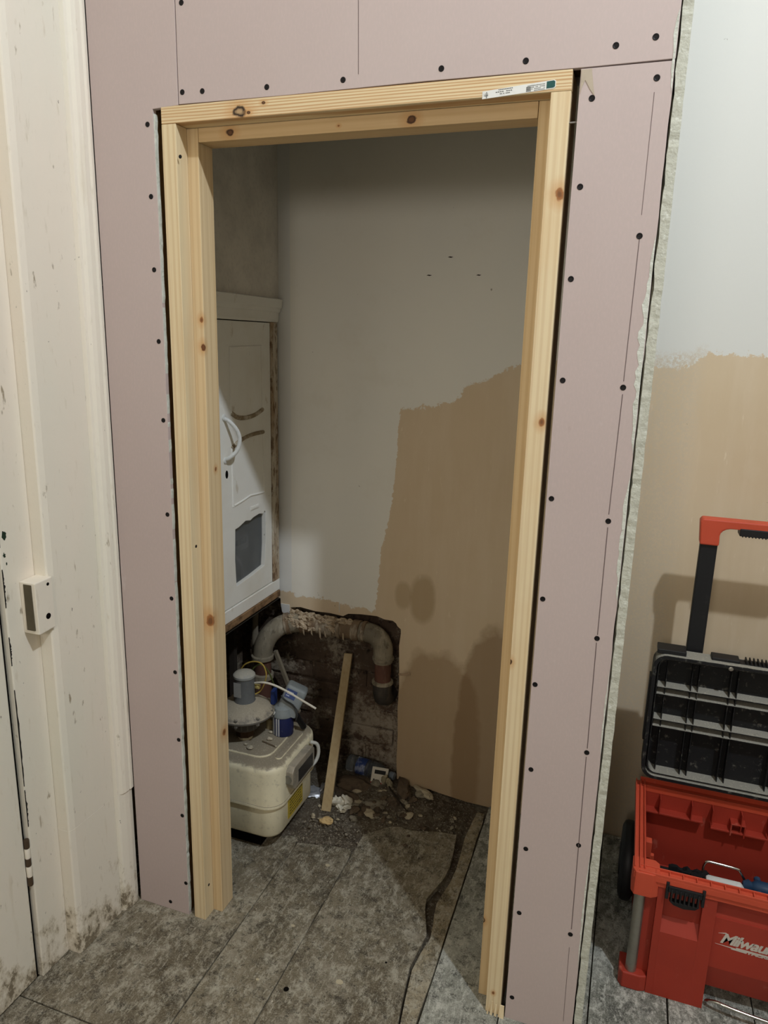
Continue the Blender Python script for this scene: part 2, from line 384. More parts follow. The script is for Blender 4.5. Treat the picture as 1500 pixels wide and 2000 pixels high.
# ------------------------------------------------------------------ structure: shell of the room
struct(G().box(-.6, 3.3, -3.2, 1.0, 4.0, 4.1).build('ceiling', M_SHELL))
struct(G().box(3.2, 3.3, -3.2, 1.0, -.06, 4.0).build('wall_right', M_SHELL))
struct(G().box(-.6, 3.2, -3.2, -3.1, -.06, 4.0).build('wall_rear', M_SHELL))
struct(G().box(-.6, -.36, -3.1, .95, -.06, 4.0).box(-.36, -.25, -3.1, -1.2, -.06, 4).build('wall_left', M_CREAM))
# back wall: a plaster skin broken away low on the left, brick behind
hole = [(-.36, .66), (-.142, .66), (-.141, .635), (-.136, .605), (-.118, .592), (-.101, .586), (-.097, .60), (-.10, .63), (-.06, .637), (.0, .63), (.06, .632), (.11, .628), (.13, .640), (.18, .646),
        (.24, .648), (.27, .640), (.30, .640), (.312, .632), (.318, .622), (.331, .612), (.331, .595), (.326, .55), (.329, .47), (.331, .40), (.328, .3), (.332, .2), (.330, .1), (.334, .02), (.36, .004), (.42, .0), (.46, .006), (.50, .0), (.6, -.01), (.8, -.012), (3.2, -.02)]
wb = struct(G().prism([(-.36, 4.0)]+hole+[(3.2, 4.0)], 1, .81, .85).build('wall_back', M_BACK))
bw = G().box(-.6, 3.2, .905, .95, -.06, 4.0)
def bricks(g, u0, u1, z0, z1, plane, base, seed):
    r = random.Random(seed); z = z0; row = 0
    while z < z1:
        u = u0-(row % 2)*.11
        while u < u1:
            d = r.uniform(-.006, .010); a, b = u+.004, u+.218-.004; e = lambda: r.uniform(-.003, .003)
            if plane == 'y': pts = [(x+e(), y+e(), zz+e()) for zz in (z+.004, z+.068) for y in (base-d, base+.05) for x in (a, b)]
            else: pts = [(x+e(), y+e(), zz+e()) for zz in (z+.004, z+.068) for y in (a, b) for x in (base-.05, base+d)]
            g.hexa(pts); u += .222
        z += .075; row += 1
bricks(bw, -.36, .44, -.04, .70, 'y', .862, 3)
bw.box(-.36, .5, .868, .91, -.05, .75)
struct(bw.build('wall_back_brickwork', M_BRICK, bevel=.005, jit=.004))
G().tube([(.332, .80, .445), (.345, .797, .447), (.372, .803, .452)], .004, 6).build('plaster_snot', M_PLAST_EDGE, wb)
bl = G(); bricks(bl, .12, .84, -.04, .66, 'x', -.335, 8); bl.box(-.36, -.338, .1125, .86, -.05, .70)
struct(bl.build('wall_left_brickwork', M_BRICK, bevel=.005, jit=.004))
wlc = struct(G().box(-.36, -.14, .1125, .81, 1.73, 4.0).build('wall_left_plaster', M_CLOSETW))

# ------------------------------------------------------------------ structure: the pink partition
part = bpy.data.objects.new('wall_front', None); COL.objects.link(part); struct(part)
g1 = G().prism([(-.182, .0), (-.019, .0), (-.0205, .6), (-.018, 1.2), (-.019, 1.9), (-.021, 2.079), (.0445, 2.082), (.0445, 4.0), (-.182, 4.0)], 1, .0, .0125)
pl = g1.build('plasterboard_sheet', M_PINK, part, bevel=.0008)
pt = G().prism([(.0465, 2.0835), (.3, 2.082), (.6, 2.084), (.9, 2.0825), (1.0405, 2.0835), (1.0405, 4.0), (.0465, 4.0)], 1, .0, .0125).build('plasterboard_sheet', M_PINK, part, bevel=.0008)
edge = [(1.040+mn.noise(Vector((0, 0, z*14)))*.0018, z) for z in [k*.03 for k in range(1, 69)]]
pr = G().prism([(.882, .0), (1.040, .0)]+edge+[(1.040, 2.0805), (.884, 2.0805)], 1, .0, .0125).build('plasterboard_sheet', M_PINK, part, bevel=.0008)
def cut_edge(x, z0, z1, par, seed):
    g = G(); r = random.Random(seed); z = z0; 
    pts = []
    while z < z1: pts.append((x+r.uniform(-.0006, .0022), z)); z += r.uniform(.01, .03)
    g.prism([(x-.002, z0)]+pts+[(x+.001, z1), (x-.002, z1)], 1, .0015, .0122); return g.build('cut_edge', M_GYP, par)
cut_edge(-.0185, .01, 2.07, pl, 1)
def screw(u, v, par, ax=1, val=-.0002, r=.0056):
    p = at(u, v, ax, val); g = G()
    if ax == 1:
        M = Matrix.Rotation(math.radians(90), 3, 'X')
        g.lathe([(r, .0), (r, .0006), (r*.8, .0007), (r*.5, .0002), (r*.2, .0002)], p+Vector((0, .0003, 0)), 14, M)
    else:
        g.lathe([(r, .0), (r, .0006), (r*.6, .0007), (r*.3, .0002)], p-Vector((.0003, 0, 0)), 12, Matrix.Rotation(math.radians(90), 3, 'Y'))
    return g.build('screw', M_SCREW, par)
for u, v in ((354, 5), (356, 180), (288, 243), (295, 384), (301, 527), (310, 667), (319, 821), (327, 1005), (335, 1169), (342, 1313), (349, 1445), (356, 1593), (363, 1725), (333, 1761)): screw(u, v, pl)
for u, v in ((395, 178), (521, 170), (670, 156), (862, 134), (1027, 119), (1203, 89), (1281, 72)): screw(u, v, pt)
for u, v in ((1283, 152), (1156, 192), (1133, 365), (1249, 461), (1115, 545), (1099, 743), (1217, 757), (1077, 974), (1188, 1018), (1060, 1170), (1166, 1247), (1045, 1337), (1146, 1470), (1037, 1503),
             (1130, 1651), (1027, 1658), (1014, 1783), (1114, 1825), (1000, 1948)): screw(u, v, pr)
def pencil(u0, v0, u1, v1, par, wd=.0009):
    a, b = at(u0, v0, 1, 0), at(u1, v1, 1, 0); g = G()
    g.hexa([(a.x-wd, -.0003, a.z), (a.x+wd, -.0003, a.z), (a.x-wd, .001, a.z), (a.x+wd, .001, a.z), (b.x-wd, -.0003, b.z), (b.x+wd, -.0003, b.z), (b.x-wd, .001, b.z), (b.x+wd, .001, b.z)])
    return g.build('pencil_line', M_PENCIL, par)
pencil(1278, 180, 1253, 420, pr, .0005); pencil(1249, 465, 1218, 745, pr, .0007); pencil(1216, 770, 1189, 1005, pr, .0008); pencil(1187, 1030, 1167, 1240, pr)
pencil(1165, 1255, 1147, 1462, pr); pencil(1145, 1478, 1116, 1815, pr); pencil(1112, 1850, 1100, 1995, pr, .0005); pencil(700, 0, 700, 145, pt, .0006)
# torn paper along the right edge, down to the pale core
for z0, z1, wmax, sd in ((1.40, 1.80, .014, 1), (1.10, 1.36, .010, 2), (.2, .5, .005, 3), (2.03, 2.16, .008, 4), (.75, .95, .004, 5)):
    r = random.Random(sd); n = int((z1-z0)/.012); inner = [(1.0395-wmax*math.sin(math.pi*k/n)**.6*r.uniform(.45, 1), z0+(z1-z0)*k/n) for k in range(1, n)]
    G().prism([(1.0395, z0)]+[(1.0395, z1)]+inner[::-1], 1, -.0006, .002).build('torn_paper_patch', M_GYP, pr if z1 < 2.08 else pt)
G().prism([(.885, 2.079), (.903, 2.079), (.908, 2.05), (.9115, 2.035), (.9035, 2.045), (.893, 2.062), (.888, 2.050), (.886, 2.040)], 1, -.001, .002).build('torn_paper_patch', m_flat('torn_brown_paper', (190, 176, 156), .9), pr)
# return board whose cut edge faces the room
g = G(); r = random.Random(5); zz = [k*.012 for k in range(0, 334)]
xl = lambda z: 1.0435+.0022*mn.noise(Vector((z*22, 3, 0)))+.0015*mn.noise(Vector((z*80, 1, 0))); xr = lambda z: 1.0605+.0012*mn.noise(Vector((z*30, 7, 0)))
ring = []
for z in zz:
    yy = -.001+.002*mn.noise(Vector((z*60, 0, 5)))
    ring.append([g.bm.verts.new((xl(z), yy, z)), g.bm.verts.new((xr(z), yy, z)), g.bm.verts.new((xr(z), .81, z)), g.bm.verts.new((xl(z), .81, z))])
for a, b in zip(ring, ring[1:]):
    for k in range(4): g.bm.faces.new((a[k], a[(k+1) % 4], b[(k+1) % 4], b[k]))
struct(g.build('wall_return', M_GYPD))
# lining on the cupboard side of the partition and the hidden studs
M_STUD = m_flat('sawn_stud', (120, 92, 62), .8)
struct(G().box(-.19, -.005, .1005, .1125, 0, 4).box(.876, 1.042, .1005, .1125, 0, 4).box(-.005, .876, .1005, .1125, 2.084, 4).build('wall_front_lining', M_CLOSETW))
struct(G().box(.886, .925, .0135, .0995, .0, 4).box(-.065, -.024, .0135, .0995, 0, 4).box(1.0, 1.038, .0135, .0995, 0, 4).box(-.02, .88, .0135, .0995, 2.10, 2.14).box(-.18, -.14, .0135, .0995, 0, 4).build('wall_front_stud', M_STUD))

# ------------------------------------------------------------------ structure: door casing and old door at the far left
def prof(z0, z1, P, name, m, par=None):
    return G().prism([(-.36, P[0][1])]+P+[(-.36, P[-1][1])], 2, z0, z1).build(name, m, par, bevel=.0007)
flat = [(-.206, -.056), (-.203, -.060), (-.204, -.13), (-.206, -.20), (-.210, -.214), (-.214, -.2165)]
up = [(-.1835, -.0005), (-.182, -.010), (-.183, -.013), (-.186, -.0155), (-.1835, -.018), (-.184, -.030), (-.1875, -.040), (-.194, -.046), (-.196, -.052)]+flat
low = [(-.190, -.0005), (-.188, -.015), (-.189, -.030), (-.194, -.048), (-.197, -.052)]+flat
trim = prof(.372, 4.0, up, 'trim_1', M_CREAM); struct(trim)
prof(0.0, .372, low, 'plinth_block', M_CREAM, trim)
jamb = struct(G().box(-.36, -.245, -.306, -.2165, 0, 4).build('door_1_jamb', M_CREAM2, bevel=.003))
M_SCRAPE = m_flat('old_black_paint', (30, 28, 26), .7)
door1 = struct(G().box(-.30, -.252, -1.15, -.318, .008, 4.0).build('door_1', M_CREAM2, bevel=.003))
G().box(-.36, -.262, -.3175, -.3065, 0, 4.0).build('door_gap', M_DARK, door1)
for z0, z1 in ((1.14, 1.27), (1.0, 1.09), (.86, .93), (.55, .80), (.44, .54), (1.32, 1.5)):
    r = random.Random(int(z0*100)); n = 26
    A = [(-.3055+.0005, z0)]; 
    L = [(-.3062, z0+(z1-z0)*k/n) for k in range(n+1)]; Rr = [(-.3045+r.uniform(0, .0035)*math.sin(math.pi*k/n), z0+(z1-z0)*k/n) for k in range(n, -1, -1)]
    G().prism(L+Rr, 0, -.2455, -.2446).build('paint_chip', M_SCRAPE, jamb)
for y, z, s_ in ((-.290, 1.165, .009), (-.296, 1.12, .005), (-.292, 1.10, .003)):
    r = random.Random(int(z*999)); G().prism([(y+s_*r.uniform(.3, 1)*math.cos(t*.57), z+s_*1.6*r.uniform(.3, 1)*math.sin(t*.57)) for t in range(11)], 0, -.2452, -.2444).build('paint_chip', m_flat('dark_green_paint', (28, 48, 34), .6), jamb)
hg = thing('door_hinge', 'painted-over steel butt hinge low on the old cream door', 'hinge', (-.25, -.312, 0)); 
M_HINGE = m_flat('worn_brown_steel', (86, 70, 54), .6, .3); M_HC = M_CREAM2
for k, (a, b) in enumerate(((.385, .408), (.357, .384), (.335, .356), (.305, .334), (.28, .304))):
    G().lathe([(.0062, a), (.0066, a+.002), (.0066, b-.002), (.0062, b)], (-.249, -.3125, 0), 14).build('knuckle', M_HINGE if k % 2 == 0 else M_HC, hg, smooth=True)
kp = thing('lock_keeper', 'cream painted lock keeper block with an empty screw hole on the door casing', 'lock keeper', (-.22, -.24, 0))
G().prism([(-.262, .925), (-.214, .928), (-.212, 1.052), (-.264, 1.050)], 0, -.2445, -.2).build('body', M_CREAM2, kp, bevel=.002)
g = G(); g.lathe([(.0072, 0), (.0072, .0008), (.005, .001)], (-.2004, -.232, .962), 14, Matrix.Rotation(math.radians(90), 3, 'Y')); g.build('screw_hole', M_DARK, kp)
g = G(); g.lathe([(.004, 0), (.004, .0008), (.003, .001)], (-.2004, -.226, 1.038), 10, Matrix.Rotation(math.radians(90), 3, 'Y')); g.build('screw_hole', M_DARK, kp)
g = G().box(-.232, -.21, -.2655, -.262, .935, 1.045); g.build('bolt_slot', m_flat('grimy_metal', (96, 88, 70), .7, .3), kp)

# ------------------------------------------------------------------ new pine door frame
fr = thing('timber_door_frame', 'new pale pine door frame with inner stop, fixed in the pink boarded partition', 'door frame', (.435, .05, 0))
def wood(name, axis, off, knots=(), **k):
    # object coordinates are relative to the frame's base
    return m_wood(name, axis, off=off, knots=[(a-.435, b-.05, c, r_, d_) for a, b, c, r_, d_ in knots], **k)
DK = (74, 50, 34); BR = (158, 106, 64)
W_L = wood('pine_left_post', 2, .0, [(.036, .053, 1.638, .004, BR)])
G().box(.0, .036, .0, .0415, .0, 2.047).build('post', W_L, fr, bevel=.0012)
W_R = wood('pine_right_post', 2, .37, [(.863, 0, 1.874, .008, BR), (.862, 0, 1.453, .006, BR), (.834, 0, .932, .0045, DK), (.85, 0, .06, .003, BR)])
G().box(.834, .870, .0, .0415, .0, 2.047).build('post', W_R, fr, bevel=.0012)
W_H = wood('pine_header', 0, .2, [(.193, 0, 2.059, .0105, (56, 42, 32)), (.25, 0, 2.072, .003, DK), (.215, 0, 2.056, .003, DK)], dark=(180, 128, 72), wscale=2.4, ga=.75)
head = G().box(.0, .870, .0, .0415, 2.0475, 2.082).build('header', W_H, fr, bevel=.0012)
W_IL = wood('pine_left_stop', 2, .11, [(.058, .042, 1.638, .005, BR), (.060, .042, 1.576, .006, (110, 66, 38)), (.055, .042, .887, .011, BR), (.064, .075, 1.28, .004, BR), (.064, .08, .55, .008, BR)], base=(216, 190, 146))
G().box(.0, .0635, .0425, .1, .0, 2.047).build('stop_post', W_IL, fr, bevel=.0012)
W_IR = wood('pine_right_stop', 2, .5, [(.806, .042, .22, .005, (40, 28, 20))], base=(216, 190, 146))
G().box(.8075, .870, .0425, .1, .0, 2.047).build('stop_post', W_IR, fr, bevel=.0012)
W_IH = wood('pine_stop_head', 0, .8, [(.144, .042, 2.033, .007, DK), (.557, .042, 2.031, .007, DK), (.40, .042, 2.03, .002, BR)], base=(208, 176, 128))
G().box(.0645, .8065, .0425, .1, 2.018, 2.047).build('stop_head', W_IH, fr, bevel=.0012)
W_IT = wood('pine_stop_top', 0, .9)
G().box(.0, .870, .0425, .1, 2.0475, 2.082).build('stop_backing', W_IT, fr, bevel=.0012)
for u, v in ((352, 306),): screw(u, v, fr, 1, -.0002, .004)
for u, v in ((383, 1067), (408, 1728)): screw(u, v, fr, 0, .0362, .004)
G().tube([(.868, .004, 1.995), (.890, .006, 1.996)], .0016, 8).build('nail', m_flat('bright_steel', (170, 165, 158), .4, .8), fr)
# splintered foot of the right post
g = G(); 
for k, (a, b, h) in enumerate(((.838, .842, .02), (.846, .852, .035), (.856, .862, .028), (.866, .880, .03))):
    g.hexa([(a, -.006, 0), (b, -.008, 0), (a, .002, 0), (b, .002, 0), (a+.002, -.0006, h), (b-.001, -.0006, h), (a+.002, .002, h), (b-.001, .002, h)])
g.build('splinter', W_R, fr)
# paper label on the header
LB = m_flat('white_label_paper', (226, 226, 220), .6); LG = m_flat('green_label_print', (38, 84, 80), .6); LK = m_flat('grey_label_print', (96, 98, 96), .8)
lb = G().prism([(.708, 2.0445), (.838, 2.0525), (.842, 2.055), (.842, 2.065), (.839, 2.067), (.708, 2.0575)], 1, -.0007, .0005)
# (the label follows the slight slant at which it was stapled on)
lbl = lb.build('timber_label', LB, head); lbl['label'] = 'narrow white timber label with a green end'
G().prism([(.8255, 2.0535), (.838, 2.0542), (.8405, 2.056), (.8405, 2.064), (.838, 2.0658), (.8255, 2.0648)], 1, -.0011, -.0007).build('green_print', LG, lbl)
g = G()
for x0, x1, dz in ((.7115, .7120, .004), (.7138, .7144, .006), (.7155, .7168, .010), (.7180, .7186, .005)):
    zc = 2.0505+(x0-.708)*.062; g.box(x0, x1, -.0010, -.0007, zc-dz/2, zc+dz/2)
g.box(.7125, .7190, -.0010, -.0007, 2.0496, 2.0502)
for i, (a, b) in enumerate(((.738, .765), (.733, .768), (.741, .760))):
    for k in range(9):
        x = a+(b-a)*k/9; z = 2.0565-.0035*i+(x-.708)*.062-.001
        if R_.random() < .8: g.box(x, x+(b-a)/12, -.0010, -.0007, z, z+.0013)
for i in range(4):
    for k in range(14):
        x = .789+.034*k/14; z = 2.0592-.0028*i+(x-.789)*.06
        if R_.random() < .8: g.box(x, x+.0017, -.0010, -.0007, z, z+.0011)
for k in range(6): g.box(.7895+k*.0013, .7901+k*.0013, -.0010, -.0007, 2.0515, 2.0590)
g.build('small_print', LK, lbl)

# ------------------------------------------------------------------ meter cupboard on the left wall of the recess
nc = NT('grubby_white_gloss', .5, spec=.4).base((240, 238, 230)); nc.layer(6, .45, .75, (226, 220, 206), .7).layer(30, .66, .74, (190, 176, 150), .5, stretch=(1,1,.5)).layer(50, .72, .76, (110, 88, 62), .6)
M_CUP = nc.bump(nc.noise(60), .15, .002).done()
M_GROOVE = m_flat('brown_mouldings', (150, 132, 106), .8, dust=(30, .45, (206, 196, 176), .7))  # darker brown for the lower and arched panel mouldings
M_BARE = m_flat('stained_bare_wood', (150, 118, 84), .85, dust=(16, .45, (84, 62, 42), .8), bump=.4)
ns = NT('flaking_painted_stile', .75, spec=.2).base((206, 196, 176)); ns.layer(11, .42, .6, (160, 132, 100), .8, stretch=(1,1.6,.45), detail=7, rough=.7).layer(40, .52, .6, (104, 76, 50), .8, stretch=(1,1.5,.5), detail=6, rough=.7)
M_STAIN = ns.bump(ns.noise(60, detail=6), .5, .003).done()
cb = thing('meter_cupboard', 'old white panelled meter cupboard door with a broken lower panel, above the meter', 'cupboard', (-.2, .46, .7))
G().box(-.336, -.145, .114, .805, .66, .664).box(-.336, -.332, .114, .805, .664, 1.72).box(-.336, -.16, .114, .118, .664, 1.72).box(-.336, -.16, .795, .8, .664, 1.72).build('carcass', m_flat('dark_cupboard_inside', (70, 66, 60), .9), cb)
# frame: bottom rail, stile and cornice
G().box(-.185, -.139, .114, .80, .700, .742).build('bottom_rail', M_CUP, cb, bevel=.002)
G().hexa([(-.20, .114, .676), (-.134, .114, .676), (-.20, .795, .676), (-.134, .795, .676), (-.20, .114, .6995), (-.134, .114, .6995), (-.20, .795, .6995), (-.134, .795, .6995)]).build('batten', M_BARE, cb, bevel=.002)
G().box(-.185, -.1385, .752, .798, .7425, 1.652).build('stile', M_STAIN, cb, bevel=.002)
G().prism([(-.2, 1.652), (-.141, 1.652), (-.137, 1.660), (-.137, 1.682), (-.131, 1.687), (-.130, 1.695), (-.124, 1.70), (-.122, 1.726), (-.14, 1.730), (-.2, 1.730)], 1, .114, .806).build('cornice', M_CUP, cb, bevel=.0008)
hp = [(.503, .805), (.60, .812), (.693, .822), (.703, .90), (.705, 1.012), (.698, 1.019), (.690, 1.010), (.66, 1.016), (.62, 1.012), (.60, 1.006), (.57, 1.012), (.54, 1.004), (.525, 1.0), (.503, .998), (.498, .90)]
dr = G().prism([(.418, .745), (.749, .745), (.749, 1.649), (.418, 1.649)], 0, -.160, -.142, holes=[hp]).build('door', M_CUP, cb, bevel=.0012)
def mould(pts, r, name='panel_moulding', m=None): G().tube(pts, r*1.25, 8).build(name, m or M_CUP, dr)
X = -.1425
mould([(X, .492, 1.372), (X, .492, 1.57), (X, .688, 1.574), (X, .692, 1.368)], .0035)
mould(smoothpts([(X, .692, 1.368), (X, .64, 1.354), (X, .58, 1.350), (X, .53, 1.356), (X, .494, 1.372)], 5), .006, m=M_GROOVE)
mould(smoothpts([(X, .492, 1.262), (X, .52, 1.275), (X, .57, 1.286), (X, .63, 1.292), (X, .695, 1.292)], 5), .0055, m=M_GROOVE)
mould([(X, .695, 1.292), (X, .695, 1.085)], .003); mould([(X, .492, 1.262), (X, .492, 1.075)], .003)
mould([(X, .500, 1.077), (X, .56, 1.084), (X, .60, 1.091), (X, .655, 1.087), (X, .695, 1.085)], .003)
G().box(-.143, -.1395, .60, .655, 1.040, 1.052).box(-.1395, -.1385, .605, .65, 1.043, 1.049).build('label_holder', M_CUP, dr, bevel=.0008)
G().lathe([(.008, 0), (.008, .0012), (.004, .0014)], (-.142, .459, 1.185), 12, Matrix.Rotation(math.radians(90), 3, 'Y') @ Matrix.Diagonal((1.6, .9, 1))).build('keyhole', M_DARK, dr)
hd = smoothpts([(-.143, .450, 1.36), (-.126, .454, 1.352), (-.108, .468, 1.325), (-.102, .474, 1.295), (-.108, .468, 1.262), (-.126, .454, 1.240), (-.143, .452, 1.232)], 6)
G().tube(hd, .0062, 12).lathe([(.010, -.001), (.010, .003), (.007, .005)], (-.142, .450, 1.362), 14, Matrix.Rotation(math.radians(90), 3, 'Y')).lathe([(.010, -.001), (.010, .003), (.007, .005)], (-.142, .452, 1.230), 14, Matrix.Rotation(math.radians(90), 3, 'Y')).build('handle', m_flat('white_plastic_handle', (228, 228, 222), .35, spec=.5), dr, smooth=True)
ng = NT('grimy_glass', .25, spec=.5).base((120, 124, 126)); ng.layer(14, .4, .7, (84, 88, 90), .8, detail=7); ng.b.inputs['Alpha'].default_value = .55
M_PANE = ng.done()
G().box(-.158, -.1565, .49, .715, .79, 1.03).build('pane', M_PANE, dr)
cb2 = G().box(-.160, -.142, .120, .414, .745, 1.649).build('door', M_CUP, cb, bevel=.0012); cb2['label'] = 'near leaf of the cupboard'
# what shows through the broken panel
sb = thing('fuse_box', 'pale electrical box behind the broken panel of the meter cupboard', 'electrical box', (-.25, .62, .88))
G().rbox(-.33, -.20, .57, .69, .885, .985, .008, 3).build('case', m_flat('grey_white_plastic', (190, 192, 190), .5), sb, bevel=.002)
G().box(-.2, -.194, .60, .625, .91, .93).box(-.2, -.194, .635, .66, .91, .93).build('switch', m_flat('dark_switch', (50, 50, 50), .5), sb)
tag(G().tube(smoothpts([(-.32, .45, 1.05), (-.23, .51, .945), (-.2, .56, .90), (-.19, .61, .85), (-.2, .64, .78), (-.2, .65, .668)], 6), .004, 8).build('grey_cable', m_flat('grey_cable_sheath', (186, 186, 182), .5)), 'pale cable curving down behind the broken cupboard panel', 'cable')
for x_, z_, l_ in ((.451, 1.856, .009), (.385, 1.803, .009), (.542, 1.803, .008)):
    G().prism([(x_-l_, z_), (x_-l_*.3, z_+.0022), (x_+l_, z_+.0008), (x_+l_*.2, z_-.002)], 1, .8094, .8104).build('nick', m_flat('wall_nick', (60, 50, 42), .9), wb)
G().prism([(.094, .675), (.0965, .675), (.096, .64), (.0945, .64)], 1, .8088, .8104).build('paint_drip', M_WHITE, wb)
# corner paint curl below the cupboard
G().prism([(-.139, .64), (-.104, .64), (-.102, .592), (-.118, .597), (-.134, .61)], 1, .806, .81).build('paint_flap', M_WHITE, wb)

# ------------------------------------------------------------------ waste pipe
def m_pipe(name, c, drip):
    n = NT(name, .7, spec=.3).base(c)
    n.layer(8, .4, .65, tuple(int(v*.7) for v in c), .8, detail=6).layer(16, .5, .62, drip, .8, stretch=(1,1,.25), detail=8, rough=.7, loc=(1,1,1))
    n.layer(50, .58, .7, (52, 42, 34), .6, stretch=(1,1,.4))
    return n.bump(n.noise(60, detail=6), .3, .003).done()
M_P1 = m_pipe('plaster_splashed_clay_pipe', (128, 106, 82), (176, 166, 146)); M_P2 = m_pipe('dusty_grey_bend', (142, 132, 112), (182, 172, 152)); M_PR = m_pipe('red_brown_pipe', (98, 66, 54), (132, 106, 86)); M_PK = m_pipe('dark_bend', (72, 66, 60), (96, 86, 74))
wp = thing('waste_pipe', 'thick old waste pipe arching across the broken wall, splashed with plaster', 'pipe', (.05, .79, .58))
YP = .785; r0 = .033
G().tube([(-.045, YP, .587), (.06, YP, .59), (.2, YP, .592)], r0, 24).build('straight', M_P1, wp, smooth=True)
for x, wd in ((-.03, .02), (.075, .03), (.112, .014), (.175, .03), (.205, .016)):
    z = .588+(x+.04)*.02
    G().tube([(x-wd/2, YP, z), (x-wd/2+.002, YP, z), (x+wd/2-.002, YP, z), (x+wd/2, YP, z)], [r0+.001, r0+.0055, r0+.0055, r0+.001], 24).build('collar', M_P1, wp, smooth=True)
G().tube([(.19, YP, .592)]+arc((.218, YP, .535), .057, 90, 0, 10, ((1,0,0), (0,0,1)))+[(.276, YP, .49)], [.035]*12+[.034], 24).build('elbow', M_P2, wp, smooth=True)
G().tube([(.276, YP, .515), (.276, YP, .40)], .0295, 22).build('drop', M_PR, wp, smooth=True)
for z in (.505, .413): G().lathe([(.034, z-.007), (.0385, z-.004), (.0385, z+.004), (.034, z+.007)], (.276, YP, 0), 24).build('collar', M_P2, wp, smooth=True)
G().tube([(.276, YP, .41), (.276, YP, .375), (.277, YP+.008, .352), (.278, YP+.035, .338), (.278, YP+.075, .335)], [.034, .034, .034, .033, .032], 22).build('shoe', M_PK, wp, smooth=True)
# left bend coming forward and down
lp = smoothpts([(-.03, YP, .587), (-.065, YP-.003, .586), (-.115, YP-.020, .574), (-.150, YP-.043, .543), (-.168, YP-.058, .50), (-.172, YP-.062, .462)], 5)
G().tube(lp, [.034]*3+[.036]*(len(lp)-3), 24).build('elbow', M_P2, wp, smooth=True)
a = Vector((-.085, YP-.008, .583)); b = Vector((-.105, YP-.015, .578)); G().tube([a, a.lerp(b, .1), a.lerp(b, .9), b], [.035, .040, .040, .035], 24).build('collar', M_P1, wp, smooth=True)
LX, LY = -.172, YP-.063
G().lathe([(.0355, .448), (.041, .452), (.041, .464), (.0355, .468)], (LX, LY, 0), 26).build('collar', M_P2, wp, smooth=True)
G().lathe([(.0315, .02), (.0315, .452)], (LX, LY, 0), 24).build('drop', M_PR, wp, smooth=True)
G().lathe([(.034, .372), (.040, .375), (.040, .392), (.034, .396)], (LX, LY, 0), 26).build('collar', M_P2, wp, smooth=True)
g = G()
for i in range(110):
    q = R_.random(); x = R_.uniform(-.085, .10) if q < .8 else R_.uniform(.11, .16)
    t = R_.uniform(-.1, 1.9) if q < .8 else R_.uniform(1.0, 1.8)
    g.rock((x, YP-math.cos(t)*.0345, .588+math.sin(t)*.0345), R_.uniform(.004, .012), i, (1.5, .6, .8), 2, .9, (R_.random(), R_.random(), R_.random()))
for x, l in ((-.02, .035), (.012, .03), (.045, .04), (.066, .03), (.135, .03)):
    g.tube([(x, YP-.035, .588), (x+.001, YP-.034, .588-l*.7), (x+.001, YP-.027, .588-l)], [.004, .003, .001], 6)
gp = g.build('plaster_lump', m_flat('splashed_plaster', (186, 168, 142), .95, dust=(40, .46, (140, 120, 94), .85), bump=.8), wp, smooth=True); gp['label'] = 'pale lumps of dropped plaster along the top'
tag(G().tube([(-.27, .80, .0), (-.25, .80, .40), (-.235, .79, .655)], .012, 14).build('grey_conduit', M_P2, smooth=True), 'thin grey upright pipe in the corner behind the waste pipe bend', 'pipe')
tag(G().tube([(-.155, .79, .455), (-.075, .825, .20)], .009, 4).build('wood_batten', m_flat('weathered_batten', (150, 138, 116), .9)), 'slim weathered grey batten leaning beside the waste pipe, behind the meter', 'batten')
# dark timber behind the regulator
tag(G().box(-.30, -.278, .70, .72, .0, .66).build('dark_post', m_flat('sooty_timber', (52, 44, 37), .95)), 'dark upright timber under the meter cupboard', 'timber post')

# ------------------------------------------------------------------ gas meter
M_MET = m_up_dust('cream_enamel_dusty', (230, 221, 190), (140, 130, 112), .45, .95, .5)
gm = thing('gas_meter', 'large cream box-shaped gas meter, its top thick with dust, behind the left post', 'gas meter', (-.05, .43, 0))
G().rbox(-.208, .106, .292, .584, .052, .176, .052, 8, inset=.02).build('lower_case', M_MET, gm, smooth=True)
G().rbox(-.216, .114, .284, .592, .178, .312, .058, 8, top=.022).build('upper_case', M_MET, gm, smooth=True)
G().rbox(-.219, .117, .281, .595, .171, .180, .060, 8).build('seam_flange', M_MET, gm, bevel=.001)
G().rbox(-.165, .055, .335, .56, .311, .3185, .045, 8, top=.004).rbox(.070, .092, .35, .52, .311, .317, .01, 4, top=.003).build('raised_top', M_MET, gm, smooth=True)
ix = G(); ix.prism([(.345, .236), (.345, .278), (.36, .292), (.49, .292), (.505, .280), (.505, .222), (.49, .212), (.36, .212)], 0, .108, .138); ixo = ix.build('index_housing', m_flat('grey_index_housing', (142, 136, 122), .5, dust=(30, .45, (168, 158, 140), .8)), gm, bevel=.003)
G().prism([(.385, .225), (.385, .268), (.49, .268), (.49, .225)], 0, .138, .1395).build('index_window', m_flat('dark_index_window', (58, 58, 58), .2, spec=.6), ixo)
G().tube(smoothpts([(.120, .51, .292), (.138, .525, .280), (.143, .528, .250), (.138, .52, .222), (.125, .50, .205)], 4), .006, 8).build('plastic_strap', m_flat('translucent_plastic', (200, 200, 192), .3), ixo, smooth=True)
g = G(); g.lathe([(.014, 0), (.014, .002), (.0125, .0022), (.0125, .001)], (.1205, .344, .253), 16, Matrix.Rotation(math.radians(90), 3, 'X')); g.build('seal', m_flat('dull_metal_seal', (150, 148, 138), .4, .6), ixo)
yl = G().box(.1055, .1075, .372, .478, .088, .160).build('warning_label', m_flat('yellow_label', (196, 170, 58), .6, dust=(20, .5, (140, 122, 60), .7)), gm)
g = G(); r = random.Random(4)
